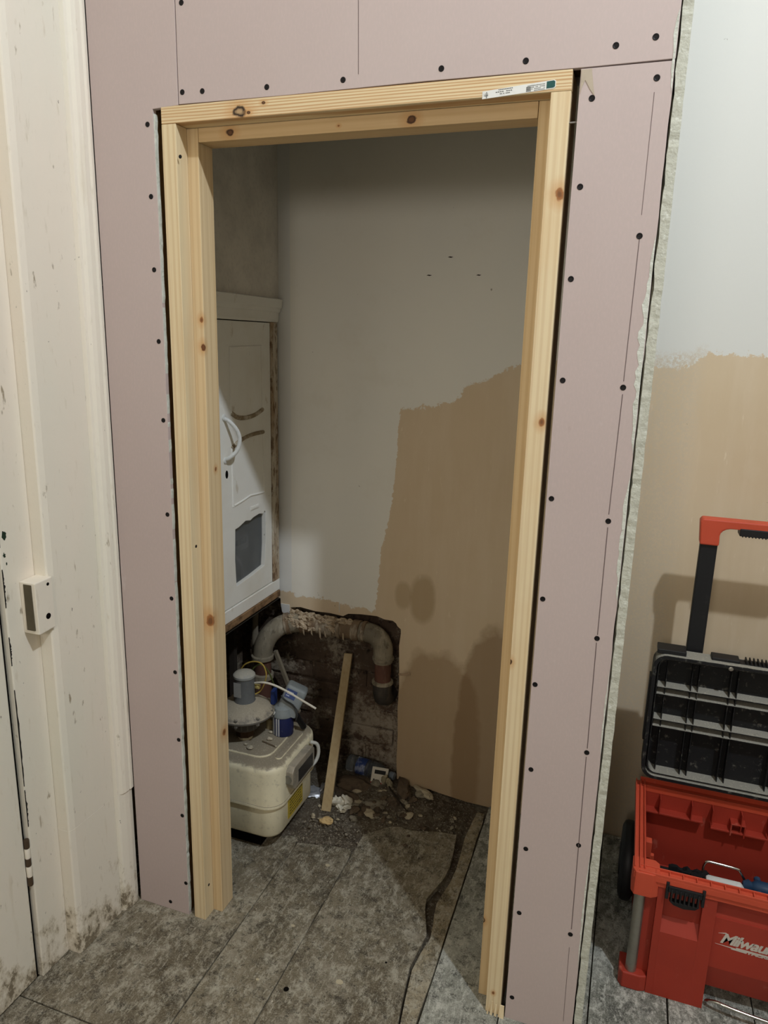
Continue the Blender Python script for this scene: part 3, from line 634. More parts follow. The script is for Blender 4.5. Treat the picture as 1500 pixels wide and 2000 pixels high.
for i in range(6):
    y = .384
    while y < .466:
        wv = r.uniform(.004, .012); g.box(.1075, .1079, y, y+wv, .150-i*.0105, .1535-i*.0105); y += wv+.003
g.build('label_print', m_flat('label_print_dark', (72, 70, 44), .8), yl)
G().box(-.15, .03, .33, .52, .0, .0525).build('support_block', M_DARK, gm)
# ------------------------------------------------------------------ regulator
rg = thing('gas_regulator', 'dusty round gas regulator with a grey cap, standing on the meter inlet', 'regulator', (-.07, .42, .315))
M_RG = m_up_dust('dusty_grey_casting', (112, 108, 100), (168, 158, 138), .6, .95, .25); M_RC = m_flat('grey_cap_plastic', (108, 110, 110), .5, dust=(8, .6, (150, 148, 142), .5))
c = (-.072, .42, 0)
G().lathe([(.020, .405), (.092, .408), (.0965, .413), (.0965, .418), (.092, .422), (.090, .426), (.080, .434), (.06, .444), (.040, .452), (.02, .455)], c, 40).build('diaphragm_case', M_RG, rg, smooth=True)
G().lathe([(.036, .45), (.0335, .458), (.0325, .53), (.0330, .536)], c, 30).build('spring_cap', M_RC, rg, smooth=True)
G().lathe([(.0335, .534), (.0355, .536), (.0355, .543), (.030, .549), (.018, .553), (.004, .555)], c, 30).build('cap_top', m_up_dust('dusty_cap_top', (150, 152, 148), (178, 172, 156), .6, .7), rg, smooth=True)
for k in range(8):
    t = 2*math.pi*k/8+.2; G().lathe([(.0065, .402), (.0065, .428), (.004, .431)], (c[0]+.0885*math.cos(t), c[1]+.0885*math.sin(t), 0), 6).build('flange_bolt', M_RG, rg)
G().lathe([(.03, .352), (.042, .358), (.044, .37), (.044, .404), (.040, .406)], c, 30).build('body', m_up_dust('dark_body', (92, 88, 82), (140, 132, 116), .6, .6), rg, smooth=True)
g = G()
for k in range(14):
    t = 2*math.pi*k/14; g.lathe([(.003, .365), (.003, .404)], (c[0]+.0445*math.cos(t), c[1]+.0445*math.sin(t), 0), 6)
g.build('body_ribs', M_RG, rg)
G().lathe([(.025, .328), (.031, .330), (.031, .350), (.027, .353)], c, 8).build('union_nut', m_flat('dark_brass_nut', (82, 62, 44), .4, .6), rg, bevel=.001)
G().lathe([(.0235, .308), (.0235, .329)], c, 26).build('inlet_stub', M_MET, rg, smooth=True)
G().prism([(-.092, .475), (-.066, .475), (-.066, .525), (-.092, .525)], 1, .3866, .3872).build('rating_label', m_flat('pale_grey_label', (160, 160, 156), .6), rg)
# brass fitting and pipe behind
ft = thing('pipe_fitting', 'dusty brass fitting and short pipe between regulator and grey housing', 'pipe fitting', (-.02, .50, .33))
G().tube([(-.075, .50, .372), (.005, .50, .372)], .017, 20).build('tube', M_RG, ft, smooth=True)
G().tube([(-.04, .50, .372), (-.012, .50, .372)], .023, 6).build('hex_nut', m_up_dust('dusty_brass', (130, 112, 78), (160, 150, 130)), ft)
G().lathe([(.012, .312), (.012, .372)], (-.026, .50, 0), 16).build('stem', m_up_dust('dusty_brass_stem', (150, 136, 100), (160, 150, 130)), ft, smooth=True)

# ------------------------------------------------------------------ grey-blue meter reading unit
ru = thing('metering_unit', 'grey plastic unit with a blue and white label, tilted behind the gas regulator', 'metering unit', (.03, .49, .318))
c2 = (.030, .492, 0)
M_G = m_flat('blue_grey_plastic', (134, 140, 140), .5, dust=(12, .62, (176, 174, 164), .5))
G().lathe([(.0335, .3185), (.0345, .321), (.0345, .384), (.034, .386)], c2, 32).build('canister', m_flat('canister_blue', (34, 40, 82), .4, dust=(40, .6, (90, 92, 110), .6)), ru, smooth=True)
g = G()
def band(a0, a1, z0, z1, rr, th=.0007):
    n = max(2, int((a1-a0)/6)); 
    for k in range(n):
        t0, t1 = math.radians(a0+(a1-a0)*k/n), math.radians(a0+(a1-a0)*(k+1)/n)
        P = [(c2[0]+q*math.cos(t), c2[1]+q*math.sin(t), z) for z in (z0, z1) for q in (rr, rr+th) for t in (t0, t1)]
        g.hexa(P)
band(252, 262, .321, .384, .0345); band(268, 276, .321, .384, .0345); band(218, 240, .321, .384, .0345); g.build('label_stripes', m_flat('silver_label', (190, 192, 194), .5), ru)
G().lathe([(.034, .384), (.037, .387), (.037, .396), (.034, .402), (.031, .414), (.02, .422), (.006, .424)], c2, 32).build('collar', M_G, ru, smooth=True)
Mt = Matrix.Translation((.052, .52, .435)) @ Euler((math.radians(-12), math.radians(24), math.radians(15))).to_matrix().to_4x4()
g = G(); g.rbox(-.036, .036, -.035, .035, -.05, .045, .012, 4, top=.010)
for v in g.bm.verts: v.co = Mt @ v.co
hs = g.build('housing', M_G, ru, smooth=True)
g = G().box(-.030, .006, -.0362, -.035, .004, .034, Mt); bs = g.build('sticker', m_flat('blue_sticker', (70, 84, 130), .5), ru)
g = G()
for i in range(3): g.box(-.026, -.004-.005*i, -.0366, -.0362, .024-.007*i, .027-.007*i, Mt)
g.build('sticker_print', m_flat('sticker_print', (190, 196, 210), .5), bs)
G().tube([Mt @ Vector(p) for p in smoothpts([(-.038, -.030, .0), (-.02, -.040, -.006), (.01, -.041, -.010), (.034, -.038, -.03), (.040, -.02, -.055)], 5)], .003, 8).build('retaining_loop', m_flat('dark_grey_rubber', (70, 72, 72), .6), ru)
G().lathe([(.007, 0), (.008, .006), (.005, .012)], (.012, .457, .405), 12, Euler((1.2, 0, .2)).to_matrix()).build('stud', m_flat('white_stud', (222, 220, 212), .4), ru)
tag(G().prism([(.462, .43), (.485, .43), (.485, .48), (.462, .475)], 0, .0, .012).build('blue_tag', m_flat('dark_blue_plastic', (30, 48, 100), .5)), 'dark blue plastic clip hanging between the grey unit and the regulator', 'clip')
tag(G().tube([(.066, .505, .39), (.085, .535, .325)], .010, 10).build('black_plug', m_flat('black_plug', (28, 28, 30), .6)), 'short black plug leaning on the back of the dusty meter', 'plug')
def wire(name, px, r, m, label):
    return tag(G().tube(smoothpts([at(u, v, 1, y) for u, v, y in px], 6), r, 8).build(name, m, smooth=True), label, 'cable')
wire('white_cable', [(494, 1334, .43), (515, 1333, .43), (535, 1338, .44), (560, 1350, .45), (590, 1368, .46), (617, 1384, .47)], .0036, m_flat('white_sheath', (212, 206, 190), .5), 'stiff white cable end sticking out over the meter')
wire('yellow_wire', [(468, 1312, .45), (478, 1298, .45), (495, 1292, .45), (512, 1297, .45), (520, 1316, .45), (516, 1336, .45), (508, 1350, .45), (498, 1356, .44)], .0022, m_flat('yellow_insulation', (176, 150, 70), .5), 'yellow wire looping over the grey regulator cap')
wire('green_wire', [(490, 1314, .46), (498, 1302, .46), (510, 1298, .46), (522, 1308, .47), (530, 1324, .48), (537, 1342, .5)], .0026, m_flat('green_insulation', (76, 84, 44), .5), 'dull green wire arching beside the yellow loop')
tag(G().box(-.012, .012, -.006, .006, -.005, .007, Matrix.Translation(at(501, 1341, 1, .44))).lathe([(.0045, 0), (.0045, .006)], at(503, 1341, 1, .434), 10, Matrix.Rotation(math.radians(90), 3, 'X')).build('wire_connector', m_flat('cream_connector', (196, 178, 110), .5), bevel=.001), 'small cream connector joining white and yellow wires', 'connector')
# crumbs on the meter
for i, (x, y, s_, lab) in enumerate(((-.02, .36, .010, 'largest plaster crumb in the dust on the meter, near the inlet stub'), (-.005, .47, .006, 'pale plaster crumb on the meter top between fitting and grey unit'), (.012, .43, .008, 'plaster crumb lying just behind the dark sliver on the meter'),
        (.05, .40, .004, 'tiny plaster crumb by the right end of the dark sliver'), (-.045, .375, .005, 'small plaster crumb touching the base of the regulator stub on the meter'))):
    tag(G().rock((x, y, .3215+s_*.35), s_, i+40, (1.2, .8, .6), 2, .5).build('plaster_crumb', m_flat('plaster_crumb', (186, 176, 154), .95)), lab, 'debris', 'plaster crumbs on the meter')
tag(G().box(-.028, .028, -.0015, .0015, -.001, .002, Matrix.Translation((.022, .405, .322)) @ Matrix.Rotation(-.25, 4, 'Z')).build('thin_stick', m_flat('old_sliver', (110, 96, 78), .9)), 'thin dark sliver lying in the dust on top of the meter', 'splinter')

# ------------------------------------------------------------------ loose things in the recess
st = tag(G().hexa([(.138, .562, .0), (.172, .566, .0), (.134, .582, .0), (.168, .586, .0), (.110, .825, .477), (.140, .829, .478), (.108, .842, .472), (.138, .846, .473)]).build('timber_offcut', m_wood('roofing_batten', 2, (172, 150, 110), (140, 108, 66), ga=.12, knots=[(.150, .66, .14, .004, BR)]), bevel=.0012), 'sawn timber batten leaning upright against the broken brickwork', 'batten')
def paper(name, c, s_, seed, m, label, cat, squash=.8):
    b = bmesh.new(); bmesh.ops.create_icosphere(b, subdivisions=4, radius=1)
    for v in b.verts:
        d = v.co.copy(); k = 1+.5*mn.noise(d*1.6+Vector((seed, 0, 0)))-.55*abs(mn.noise(d*3.2+Vector((0, seed, 0))))+.10*mn.noise(d*9)
        v.co = Vector((d.x*k, d.y*k, d.z*k*squash))*s_+Vector(c)
        if v.co.z < .001: v.co.z = .001
    g = G().add(b); return tag(g.build(name, m, smooth=True), label, cat)
M_PAPER = m_flat('white_tissue', (214, 208, 190), .9)
g = G()
for i, (dx, dy, dz, rr, sc, rt) in enumerate(((.0, .0, .018, .022, (1.2, .55, 1.), (.3, .2, .5)), (.022, .008, .026, .017, (.6, .9, 1.3), (.1, -.5, .2)), (-.018, -.004, .022, .014, (.6, .8, 1.5), (.2, .5, 0)), (.004, -.016, .010, .014, (1.3, .6, .5), (0, .3, -.6)), (.03, -.005, .010, .013, (1, .7, .6), (0, 0, .7)))):
    g.rock((.192+dx, .605+dy, dz), rr, i+70, sc, 3, .9, rt)
tag(g.build('crumpled_paper', M_PAPER, smooth=True), 'crumpled white paper on the dirt at the foot of the leaning batten', 'paper')
g = G()
for i, (dx, dy, dz, rr, sc, rt) in enumerate(((.0, .0, .012, .020, (1.5, .9, .22), (.3, .1, .6)), (.012, .03, .022, .016, (.5, 1.2, .9), (.1, .4, .2)), (-.018, .02, .014, .014, (1.3, .7, .4), (.5, 0, 0)), (.018, .055, .032, .011, (.4, .6, 1.4), (.2, .1, 0)))):
    g.rock((.088+dx, .628+dy, dz), rr, i+90, sc, 3, .8, rt)
tag(g.build('foil_wrapper', m_flat('crumpled_silver_foil', (176, 178, 182), .35, .5, .5), smooth=True), 'crumpled silver foil packet in the rubble behind the meter', 'wrapper')
# plastic bottle lying down
bt = thing('plastic_bottle', 'clear empty plastic drinks bottle with a blue label lying against the brick', 'bottle', (.17, .80, .035))
ngl = NT('clear_bottle_plastic', .08, spec=.5).base((200, 206, 210)); ngl.b.inputs['Transmission Weight'].default_value = .9; ngl.b.inputs['IOR'].default_value = 1.3
Mb = Matrix.Rotation(math.radians(90), 3, 'Y'); Mz = Matrix.Rotation(math.radians(-8), 3, 'Z')
G().lathe([(.024, .0), (.030, .004), (.031, .03), (.0285, .035), (.031, .04), (.031, .09), (.029, .095), (.031, .10), (.030, .13), (.022, .155), (.013, .172), (.0125, .19)], (.135, .822, .036), 28, Mz @ Mb).build('body', ngl.done(), bt, smooth=True)
G().lathe([(.0316, .045), (.0318, .047), (.0318, .083), (.0316, .085)], (.135, .822, .036), 28, Mz @ Mb).build('label_band', m_flat('blue_bottle_label', (46, 66, 120), .4, dust=(25, .5, (170, 176, 190), .8)), bt, smooth=True)
G().lathe([(.014, .178), (.015, .18), (.015, .194), (.013, .196)], (.135, .822, .036), 18, Mz @ Mb).build('cap', m_flat('pale_blue_cap', (120, 130, 140), .5), bt, smooth=True)
# small carton
Mc = Matrix.Translation((.277, .777, .036)) @ Euler((math.radians(-38), math.radians(6), math.radians(14))).to_matrix().to_4x4()
ct = thing('small_carton', 'small white carton with a black bar and red edge, tipped against the wall', 'carton', (.277, .777, .03))
G().box(-.030, .030, -.008, .008, -.030, .030, Mc).build('box', m_flat('white_card', (206, 200, 186), .7), ct, bevel=.001)
G().box(-.020, .021, -.0086, -.008, .006, .020, Mc).box(-.022, -.016, -.0086, -.008, -.018, -.012, Mc).box(.008, .014, -.0086, -.008, -.016, -.008, Mc).build('black_print', m_flat('black_print', (28, 26, 26), .7), ct)
G().box(-.030, .012, -.0087, -.008, -.0300, -.023, Mc).box(.026, .0302, -.0087, .0081, -.015, .004, Mc).build('red_print', m_flat('red_print', (150, 36, 34), .7), ct)
# rag / dust mask
g = G()
for i, (dx, dy, dz, rr, sc, rt) in enumerate(((.0, .0, .030, .026, (.45, .5, 1.5), (.5, .3, 0)), (.022, -.004, .024, .024, (.5, .5, 1.4), (.5, -.2, .3)), (.012, -.028, .010, .016, (.9, .7, .5), (0, .2, .6)))):
    g.rock((.300+dx, .765+dy, dz), rr, i+50, sc, 3, .7, rt)
tag(g.build('crumpled_rag', m_flat('dirty_rag', (168, 158, 132), .95), smooth=True), 'dirty cream rag bunched up beside the small carton', 'rag')
tag(G().tube([(.285, .79, .030), (.34, .73, .022), (.449, .633, .004)], .0028, 8).build('steel_rod', m_flat('rusty_rod', (44, 36, 30), .8)), 'thin dark metal rod lying across the rubble', 'rod')
tag(G().rock((.183, .508, .008), .019, 3, (1.2, .8, .55), 3, .45).build('yellow_stone', m_flat('yellow_stone', (206, 176, 124), .9)), 'yellowish stone chip lying alone on the floor by the meter', 'stone')
# big broken pieces
M_RUB = [m_flat('rubble_brown', (98, 84, 68), .95, dust=(20, .5, (66, 56, 45), .8), bump=.8), m_flat('rubble_grey', (142, 134, 116), .95, dust=(20, .5, (90, 82, 70), .8), bump=.8), m_flat('rubble_pale', (182, 170, 144), .95, dust=(20, .5, (134, 122, 100), .8), bump=.8)]
tag(G().rock((.205, .725, .012), .062, 12, (1.15, .6, .42), 3, .45, (.1, .1, .3)).build('broken_slab', M_RUB[0]), 'largest flat brown slab of broken masonry under the plastic bottle', 'rubble')
tag(G().rock((.195, .662, .006), .045, 15, (1.3, .5, .4), 3, .5, (0, .1, -.2)).build('broken_slab', M_RUB[0]), 'brown broken slab lying just behind the crumpled white paper', 'rubble')
tag(G().rock((.302, .655, .004), .034, 17, (1.1, .8, .4), 3, .5).build('broken_slab', M_RUB[1]), 'squarish greenish-grey slab flat in the middle of the rubble', 'rubble')
tag(G().rock((.375, .765, .016), .045, 19, (.5, 1.2, .5), 3, .5, (0, .1, .5)).build('broken_slab', M_RUB[0]), 'long dusty brown lump beside the rag at the plaster edge', 'rubble')
tag(G().rock((.268, .757, .012), .028, 21, (.9, .9, .6), 3, .5).build('broken_slab', M_RUB[1]), 'grey lump directly below the small carton', 'rubble')
tag(G().rock((.452, .775, .010), .038, 23, (1.2, .35, .35), 3, .4, (0, 0, -.5)).build('plaster_shard', M_RUB[2]), 'pale long shard of plaster at the foot of the brown wall', 'plaster')
r = random.Random(11)
for i in range(150):
    t = r.random()
    if t < .72: x = r.gauss(.29, .085); y = r.gauss(.68, .065)
    elif t < .87: x = r.uniform(.10, .24); y = r.uniform(.50, .80)
    else: x = r.uniform(.12, .6); y = r.uniform(.45, .80)
    y = min(y, .845 if x < .32 else .795); x = max(x, .125)
    s_ = r.choice((.006, .008, .010, .013, .017)) if t < .72 else r.choice((.004, .006, .008))
    ci = r.choice((0, 0, 1, 1, 2))
    size = 'large' if s_ > .016 else 'medium' if s_ > .012 else 'small' if s_ > .007 else 'tiny'
    where = ('beside the gas meter' if x < .17 else 'at the foot of the leaning batten' if x < .215 and y < .68 else 'close under the small carton and bottle' if y > .755 and x < .33 else 'against the foot of the brickwork' if y > .755
             else 'around the crumpled white paper' if x < .25 else 'between the dark rod and the rag' if x > .33 and y > .70 else 'in front of the end of the dark rod' if x > .43 else 'along the lower half of the dark rod' if x > .38 else 'just left of the middle of the dark rod' if x > .33 else 'in the middle of the heap' if y > .64 else 'at the front edge of the heap')
    tag(G().rock((x, y, s_*.35), s_, i+200, (r.uniform(.8, 1.6), r.uniform(.6, 1.2), r.uniform(.35, .8)), 2, .55, (r.uniform(-.4, .4), r.uniform(-.4, .4), r.uniform(0, 3))).build('rubble_lump', M_RUB[ci]),
        size+(' brown ', ' grey ', ' pale ')[ci]+'lump of rubble '+where, 'rubble', 'rubble lumps')
# dust heap and grit: nobody could count it
g = G(); r = random.Random(21)
n_ = 40; hv = [[None]*(n_+1) for _ in range(n_+1)]
for i in range(n_+1):
    for j in range(n_+1):
        x = -.33+.85*i/n_; y = .50+.36*j/n_
        h = .024*math.exp(-((x-.27)/.15)**2-((y-.76)/.10)**2)+.014*math.exp(-((x+.0)/.25)**2-((y-.7)/.14)**2)+.010*mn.noise(Vector((x*22, y*22, 0)))*math.exp(-((y-.75)/.14)**2)
        if x > .331: y = min(y, .807)
        hv[i][j] = g.bm.verts.new((x, y, -.006+h-(.02 if i in (0, n_) or j == 0 else 0)))
for i in range(n_):
    for j in range(n_): g.bm.faces.new((hv[i][j], hv[i+1][j], hv[i+1][j+1], hv[i][j+1]))
o = g.build('dirt_heap', M_DIRT, smooth=True); o['kind'] = 'stuff'; tag(o, 'low heap of dirt and mortar dust along the foot of the brickwork', 'dirt')
g = G()
for i in range(3200):
    if i < 1700: x = r.gauss(.16, .12); y = r.gauss(.50, .12)
    elif i < 2800: x = r.uniform(.1, .62); y = r.uniform(.45, .8)
    else: x = r.uniform(-.1, .6); y = r.uniform(-.3, .6)
    if .29 < y < .59 and x < .11: continue
    if y > .79 or y < -.5 or x < -.17 or (abs(y-.05) < .07 and (x < .075 or x > .79)) or x > .8: continue
    s_ = r.choice((.001, .0012, .0016, .002, .0028, .004)) if i < 2800 else r.choice((.0008, .0011))
    z0_ = s_*.4+(.006 if y > .6 else 0); b = [Vector((r.uniform(-1, 1), r.uniform(-1, 1), r.uniform(-.6, .8)))*s_+Vector((x, y, z0_)) for _ in range(4)]
    vv = [g.bm.verts.new(q) for q in b]
    for f in ((0,1,2), (0,3,1), (1,3,2), (2,3,0)): g.bm.faces.new([vv[k] for k in f])
o = g.build('grit', m_flat('pale_grit', (150, 140, 120), .95)); o['kind'] = 'stuff'; tag(o, 'scattered pale grit and dust on the floor boards around the meter', 'grit')
# plaster splashes on the boards
for (u, v, s_), lab in zip(((663, 1918, .010), (503, 1913, .005), (572, 1808, .006), (640, 1690, .008)), ('largest', 'second', 'third', 'fourth')):
    p = at(u, v, 2, 0); q = [(p.x+s_*(1+.35*mn.noise(Vector((k*1.3, u, 0))))*math.cos(k*.524), p.y+s_*.7*(1+.35*mn.noise(Vector((k*1.3, v, 4))))*math.sin(k*.524)) for k in range(12)]
    G().prism(q, 2, -.0005, .0008).build('plaster_splash', m_flat('dried_plaster', (188, 176, 148), .9), floor)
for (u, v, s_) in ((559, 1932, .007), (754, 1880, .003)):
    p = at(u, v, 2, 0); G().prism([(p.x+s_*math.cos(k*.524), p.y+s_*math.sin(k*.524)) for k in range(12)], 2, -.0005, .0006).build('knot_hole', M_DARK, floor)

# ------------------------------------------------------------------ rolling tool box
RED = (160, 54, 38)
def m_red(name, c=RED, rough=.5):
    n = NT(name, rough, spec=.35).base(c); n.layer(6, .4, .7, tuple(int(v*.9) for v in c), .6).layer(30, .66, .74, (196, 120, 100), .35, stretch=(1,1,.5)).layer(80, .7, .76, (120, 50, 40), .5)
    return n.bump(n.noise(500), .12, .0006).done()
M_RED = m_red('red_moulded_plastic'); M_RED2 = m_red('bright_red_plastic', (200, 80, 54)); M_BLK = m_flat('black_moulded_plastic', (24, 24, 26), .5, spec=.4, dust=(9, .62, (60, 58, 56), .5)); M_ALU = m_flat('brushed_aluminium', (170, 166, 156), .38, .85)
M_CHR = m_flat('chrome_steel', (210, 208, 200), .16, 1.)
X0, X1, Y0, Y1 = 1.146, 1.706, .190, .600
tb = thing('rolling_toolbox', 'open red rolling tool box with its black lid up, standing by the back wall', 'tool box', (1.426, .4, 0))
XM = X0+X1
def both(f):   # mirrored halves left and right
    f(lambda x: x); f(lambda x: XM-x)
def bx(g, mx, x0, x1, y0, y1, z0, z1):
    a, b = sorted((mx(x0), mx(x1))); g.box(a, b, y0, y1, z0, z1)
g = G()
g.box(1.175, 1.677, .24, .58, .035, .045)                     # bottom
g.hexa([(1.172, .575, .035), (1.680, .575, .035), (1.172, .583, .035), (1.680, .583, .035), (1.166, .575, .335), (1.686, .575, .335), (1.166, .583, .335), (1.686, .583, .335)])
def side(mx):
    bx(g, mx, 1.168, 1.176, .215, .583, .035, .335)
    bx(g, mx, 1.168, 1.206, .216, .224, .03, .335)               # recess behind the upright tube
    bx(g, mx, 1.206, 1.222, .197, .222, .0, .330)                # front pillar around the latch pocket
    bx(g, mx, 1.309, 1.340, .197, .222, .0, .330)
    bx(g, mx, 1.222, 1.309, .197, .222, .0, .190)
    bx(g, mx, 1.222, 1.309, .217, .222, .190, .330)
    bx(g, mx, 1.206, 1.340, .222, .24, .0, .050)
    a, b = sorted((mx(1.222), mx(1.309)))
    g.hexa([(a, .197, .1895), (b, .197, .1895), (a, .217, .1895), (b, .217, .1895), (a, .2165, .224), (b, .2165, .224), (a, .217, .224), (b, .217, .224)])
both(side)
a, b = 1.340, XM-1.340
g.hexa([(a, .210, .262), (b, .210, .262), (a, .222, .262), (b, .222, .262), (a, .220, .290), (b, .220, .290), (a, .222, .290), (b, .222, .290)])
g.box(a, b, .219, .224, .285, .33).box(a, b, .207, .222, .120, .264)
g.hexa([(a, .228, .045), (b, .228, .045), (a, .240, .045), (b, .240, .045), (a, .207, .1205), (b, .207, .1205), (a, .224, .1205), (b, .224, .1205)])
g.build('body', M_RED, tb, bevel=.002)
g = G()                                                         # rim
W = .026
g.box(X0, X1, Y0, Y0+W, .332, .348).box(X0, X1, Y1-W, Y1, .332, .348).box(X0, X0+W, Y0+W, Y1-W, .332, .348).box(X1-W, X1, Y0+W, Y1-W, .332, .348)
for a_, b_ in ((Y0, Y0+.003), (Y0+W-.003, Y0+W)): g.box(X0+.012, X1-.012, a_, b_, .348, .355)
for a_, b_ in ((X0, X0+.003), (X0+.012, X0+.015), (X0+W-.003, X0+W)): g.box(a_, b_, Y0+.012, Y1-.006, .348, .357); g.box(XM-b_, XM-a_, Y0+.012, Y1-.006, .348, .357)
g.box(X0+.012, X1-.012, Y1-.003, Y1, .348, .362); g.box(X0+.012, X1-.012, Y1-W, Y1-W+.003, .348, .352)
x = X0+.05
while x < X1-.05:
    g.box(x, x+.003, Y0+.003, Y0+W-.003, .348, .3535); x += .031
g.box(X0+.004, X1-.004, Y0+.004, Y0+.010, .318, .333)
g.build('rim', M_RED2, tb, bevel=.001)
for mx in (lambda x: x, lambda x: XM-x):
    g = G(); P = [(1.143, .200), (1.150, .186), (1.190, .186), (1.206, .196), (1.206, .235), (1.196, .245), (1.143, .245)]
    g.prism([(mx(p), q) for p, q in P], 2, .286, .352); g.build('corner_block', M_RED2, tb, bevel=.002)
    g = G(); P = [(1.139, .206), (1.148, .192), (1.190, .192), (1.206, .198), (1.206, .26), (1.139, .26)]
    g.prism([(mx(p), q) for p, q in P], 2, .0, .046); g.build('foot', M_RED, tb, bevel=.003)
    G().lathe([(.0135, .040), (.0135, .290)], (mx(1.167), .211, 0), 20).build('upright_tube', M_ALU, tb, smooth=True)
    g = G(); bx(g, mx, 1.226, 1.306, .186, .200, .316, .332); 
    for k in range(7): bx(g, mx, 1.234+.010*k, 1.238+.010*k, .182, .200, .292, .326)
    g.prism([(1.232, .292) if mx(1) == 1 else (XM-1.232, .292), (mx(1.300), .292), (mx(1.292), .283), (mx(1.266), .278), (mx(1.242), .283)], 1, .186, .200); bx(g, mx, 1.222, 1.229, .186, .205, .296, .342); bx(g, mx, 1.303, 1.310, .186, .205, .296, .342)
    g.build('latch', M_BLK, tb, bevel=.0008)
    wc = (mx(1.146), .545, .112); g = G(); g.lathe([(.05, -.021), (.095, -.020), (.108, -.014), (.112, -.006), (.112, .006), (.108, .014), (.095, .020), (.05, .021)], wc, 36, Matrix.Rotation(math.radians(90), 3, 'Y'))
    wh_ = g.build('wheel', M_BLK, tb, smooth=True)
    G().lathe([(.045, -.0235), (.047, -.0225), (.047, .0225), (.045, .0235)], wc, 24, Matrix.Rotation(math.radians(90), 3, 'Y')).build('hub', M_BLK, wh_)
    # upright retaining clip and pockets inside
    g = G(); bx(g, mx, 1.176, 1.205, .40, .412, .05, .25); bx(g, mx, 1.176, 1.196, .398, .42, .24, .29); g.build('inner_bracket', M_RED2, tb, bevel=.002)
g = G()                                                         # ribs and hinge pockets on the inside of the back
for xx in (1.215, 1.30, 1.355, 1.43, 1.50, 1.56, 1.63): g.box(xx, xx+.003, .545, .5755, .285, .334)
g.box(1.18, 1.335, .548, .5755, .281, .287).box(1.355, 1.505, .548, .5755, .271, .277).box(1.52, 1.67, .548, .5755, .281, .287)
g.box(1.405, 1.409, .545, .5755, .265, .30).box(1.44, 1.444, .545, .5755, .265, .30).box(1.405, 1.444, .545, .5755, .30, .304)
g.box(1.19, 1.66, .54, .5755, .05, .10)
g.build('inner_rib', M_RED, tb, bevel=.0012)
kb = smoothpts([(1.350, .215, .010), (1.354, .205, .022), (1.372, .196, .032), (1.40, .190, .032), (1.45, .186, .030), (1.52, .184, .028), (1.58, .19, .03), (XM-1.354, .205, .022)], 5)
G().tube(kb, .0042, 12).build('wire_bail', M_CHR, tb, smooth=True)
# lettering
def text(s_, x, z, size, m, name, shear=.3, off=.0004, sx=1., y=.2066):
    cu = bpy.data.curves.new('t', 'FONT'); cu.body = s_; cu.size = size; cu.shear = shear; cu.offset = off; cu.extrude = .0002; cu.space_character = .88
    to = bpy.data.objects.new('t', cu); COL.objects.link(to); bpy.context.view_layer.update()
    me = bpy.data.meshes.new_from_object(to.evaluated_get(bpy.context.evaluated_depsgraph_get())); bpy.data.objects.remove(to)
    bm = bmesh.new(); bm.from_mesh(me)
    for v in bm.verts: v.co = Vector((x+v.co.x*sx, y-v.co.z, z+v.co.y))
    g = G().add(bm); return g.build(name, m, tb)
M_INK = m_flat('pale_printed_ink', (196, 188, 176), .6)
p0 = at(1404, 1840, 1, .2066)
text('Milwaukee', p0.x+.001, p0.z+.001, .040, M_INK, 'lettering', .35, .0011, .98)
p1 = at(1461, 1862, 1, .2066); text('PACKOUT', p1.x, p1.z-.003, .0125, M_INK, 'lettering', .0, .0005, 1.35)
g = G(); q = p0; xa = q.x-.008
g.prism([(xa, q.z-.0055), (xa+.048, q.z-.0065), (xa+.046, q.z-.0035), (xa+.180, q.z-.005), (xa+.1805, q.z-.008), (xa+.072, q.z-.0085), (xa+.070, q.z-.0125), (xa+.036, q.z-.011), (xa+.037, q.z-.0085)], 1, .2062, .2072); g.build('lightning_stroke', M_INK, tb)
g = G(); g.prism([(q.x-.004, q.z+.0255), (q.x+.014, q.z+.0285), (q.x+.013, q.z+.031)], 1, .2062, .2072); g.build('lettering', M_INK, tb)
M_BLKD = m_up_dust('dusty_lit_black_plastic', (26, 26, 27), (150, 146, 134), .6, .95, .2)  # pale upward faces: dust, plus the light the ledges catch, painted in
# lid standing open
def rrect(x0, x1, z0, z1, r, n=6):
    out = []
    for cx, cz, a0 in ((x1-r, z1-r, 0), (x0+r, z1-r, 90), (x0+r, z0+r, 180), (x1-r, z0+r, 270)):
        for k in range(n+1): t = math.radians(a0+90*k/n); out.append((cx+r*math.cos(t), cz+r*math.sin(t)))
    return out
g = G(); LX0, LX1, LZ0, LZ1 = 1.153, XM-1.153, .392, .775
g.prism(rrect(LX0, LX1, LZ0, LZ1, .035), 1, .548, .605, holes=[rrect(LX0+.010, LX1-.010, LZ0+.010, LZ1-.010, .028)])
g.prism(rrect(LX0+.003, LX1-.003, LZ0+.003, LZ1-.003, .034), 1, .598, .612)
g.prism(rrect(LX0+.013, LX1-.013, LZ0+.013, LZ1-.013, .027), 1, .556, .600, holes=[rrect(LX0+.017, LX1-.017, LZ0+.017, LZ1-.017, .024)])
lid = g.build('lid', M_BLKD, tb, bevel=.0012); lid['label'] = 'black ribbed lid, folded up'
g = G()
for z in (.672, .650, .572, .550):
    g.hexa([(LX0+.017, .568, z-.004), (LX1-.017, .568, z-.004), (LX0+.017, .600, z-.001), (LX1-.017, .600, z-.001), (LX0+.017, .568, z-.001), (LX1-.017, .568, z-.001), (LX0+.017, .600, z+.004), (LX1-.017, .600, z+.004)])
for xx in (1.192, 1.258, 1.276, 1.356, 1.374, 1.478, 1.496, 1.576, 1.594, 1.660):
    g.box(xx-.0012, xx+.0012, .570, .600, LZ0+.014, LZ1-.014)
g.build('ribs', M_BLKD, lid, bevel=.0006)
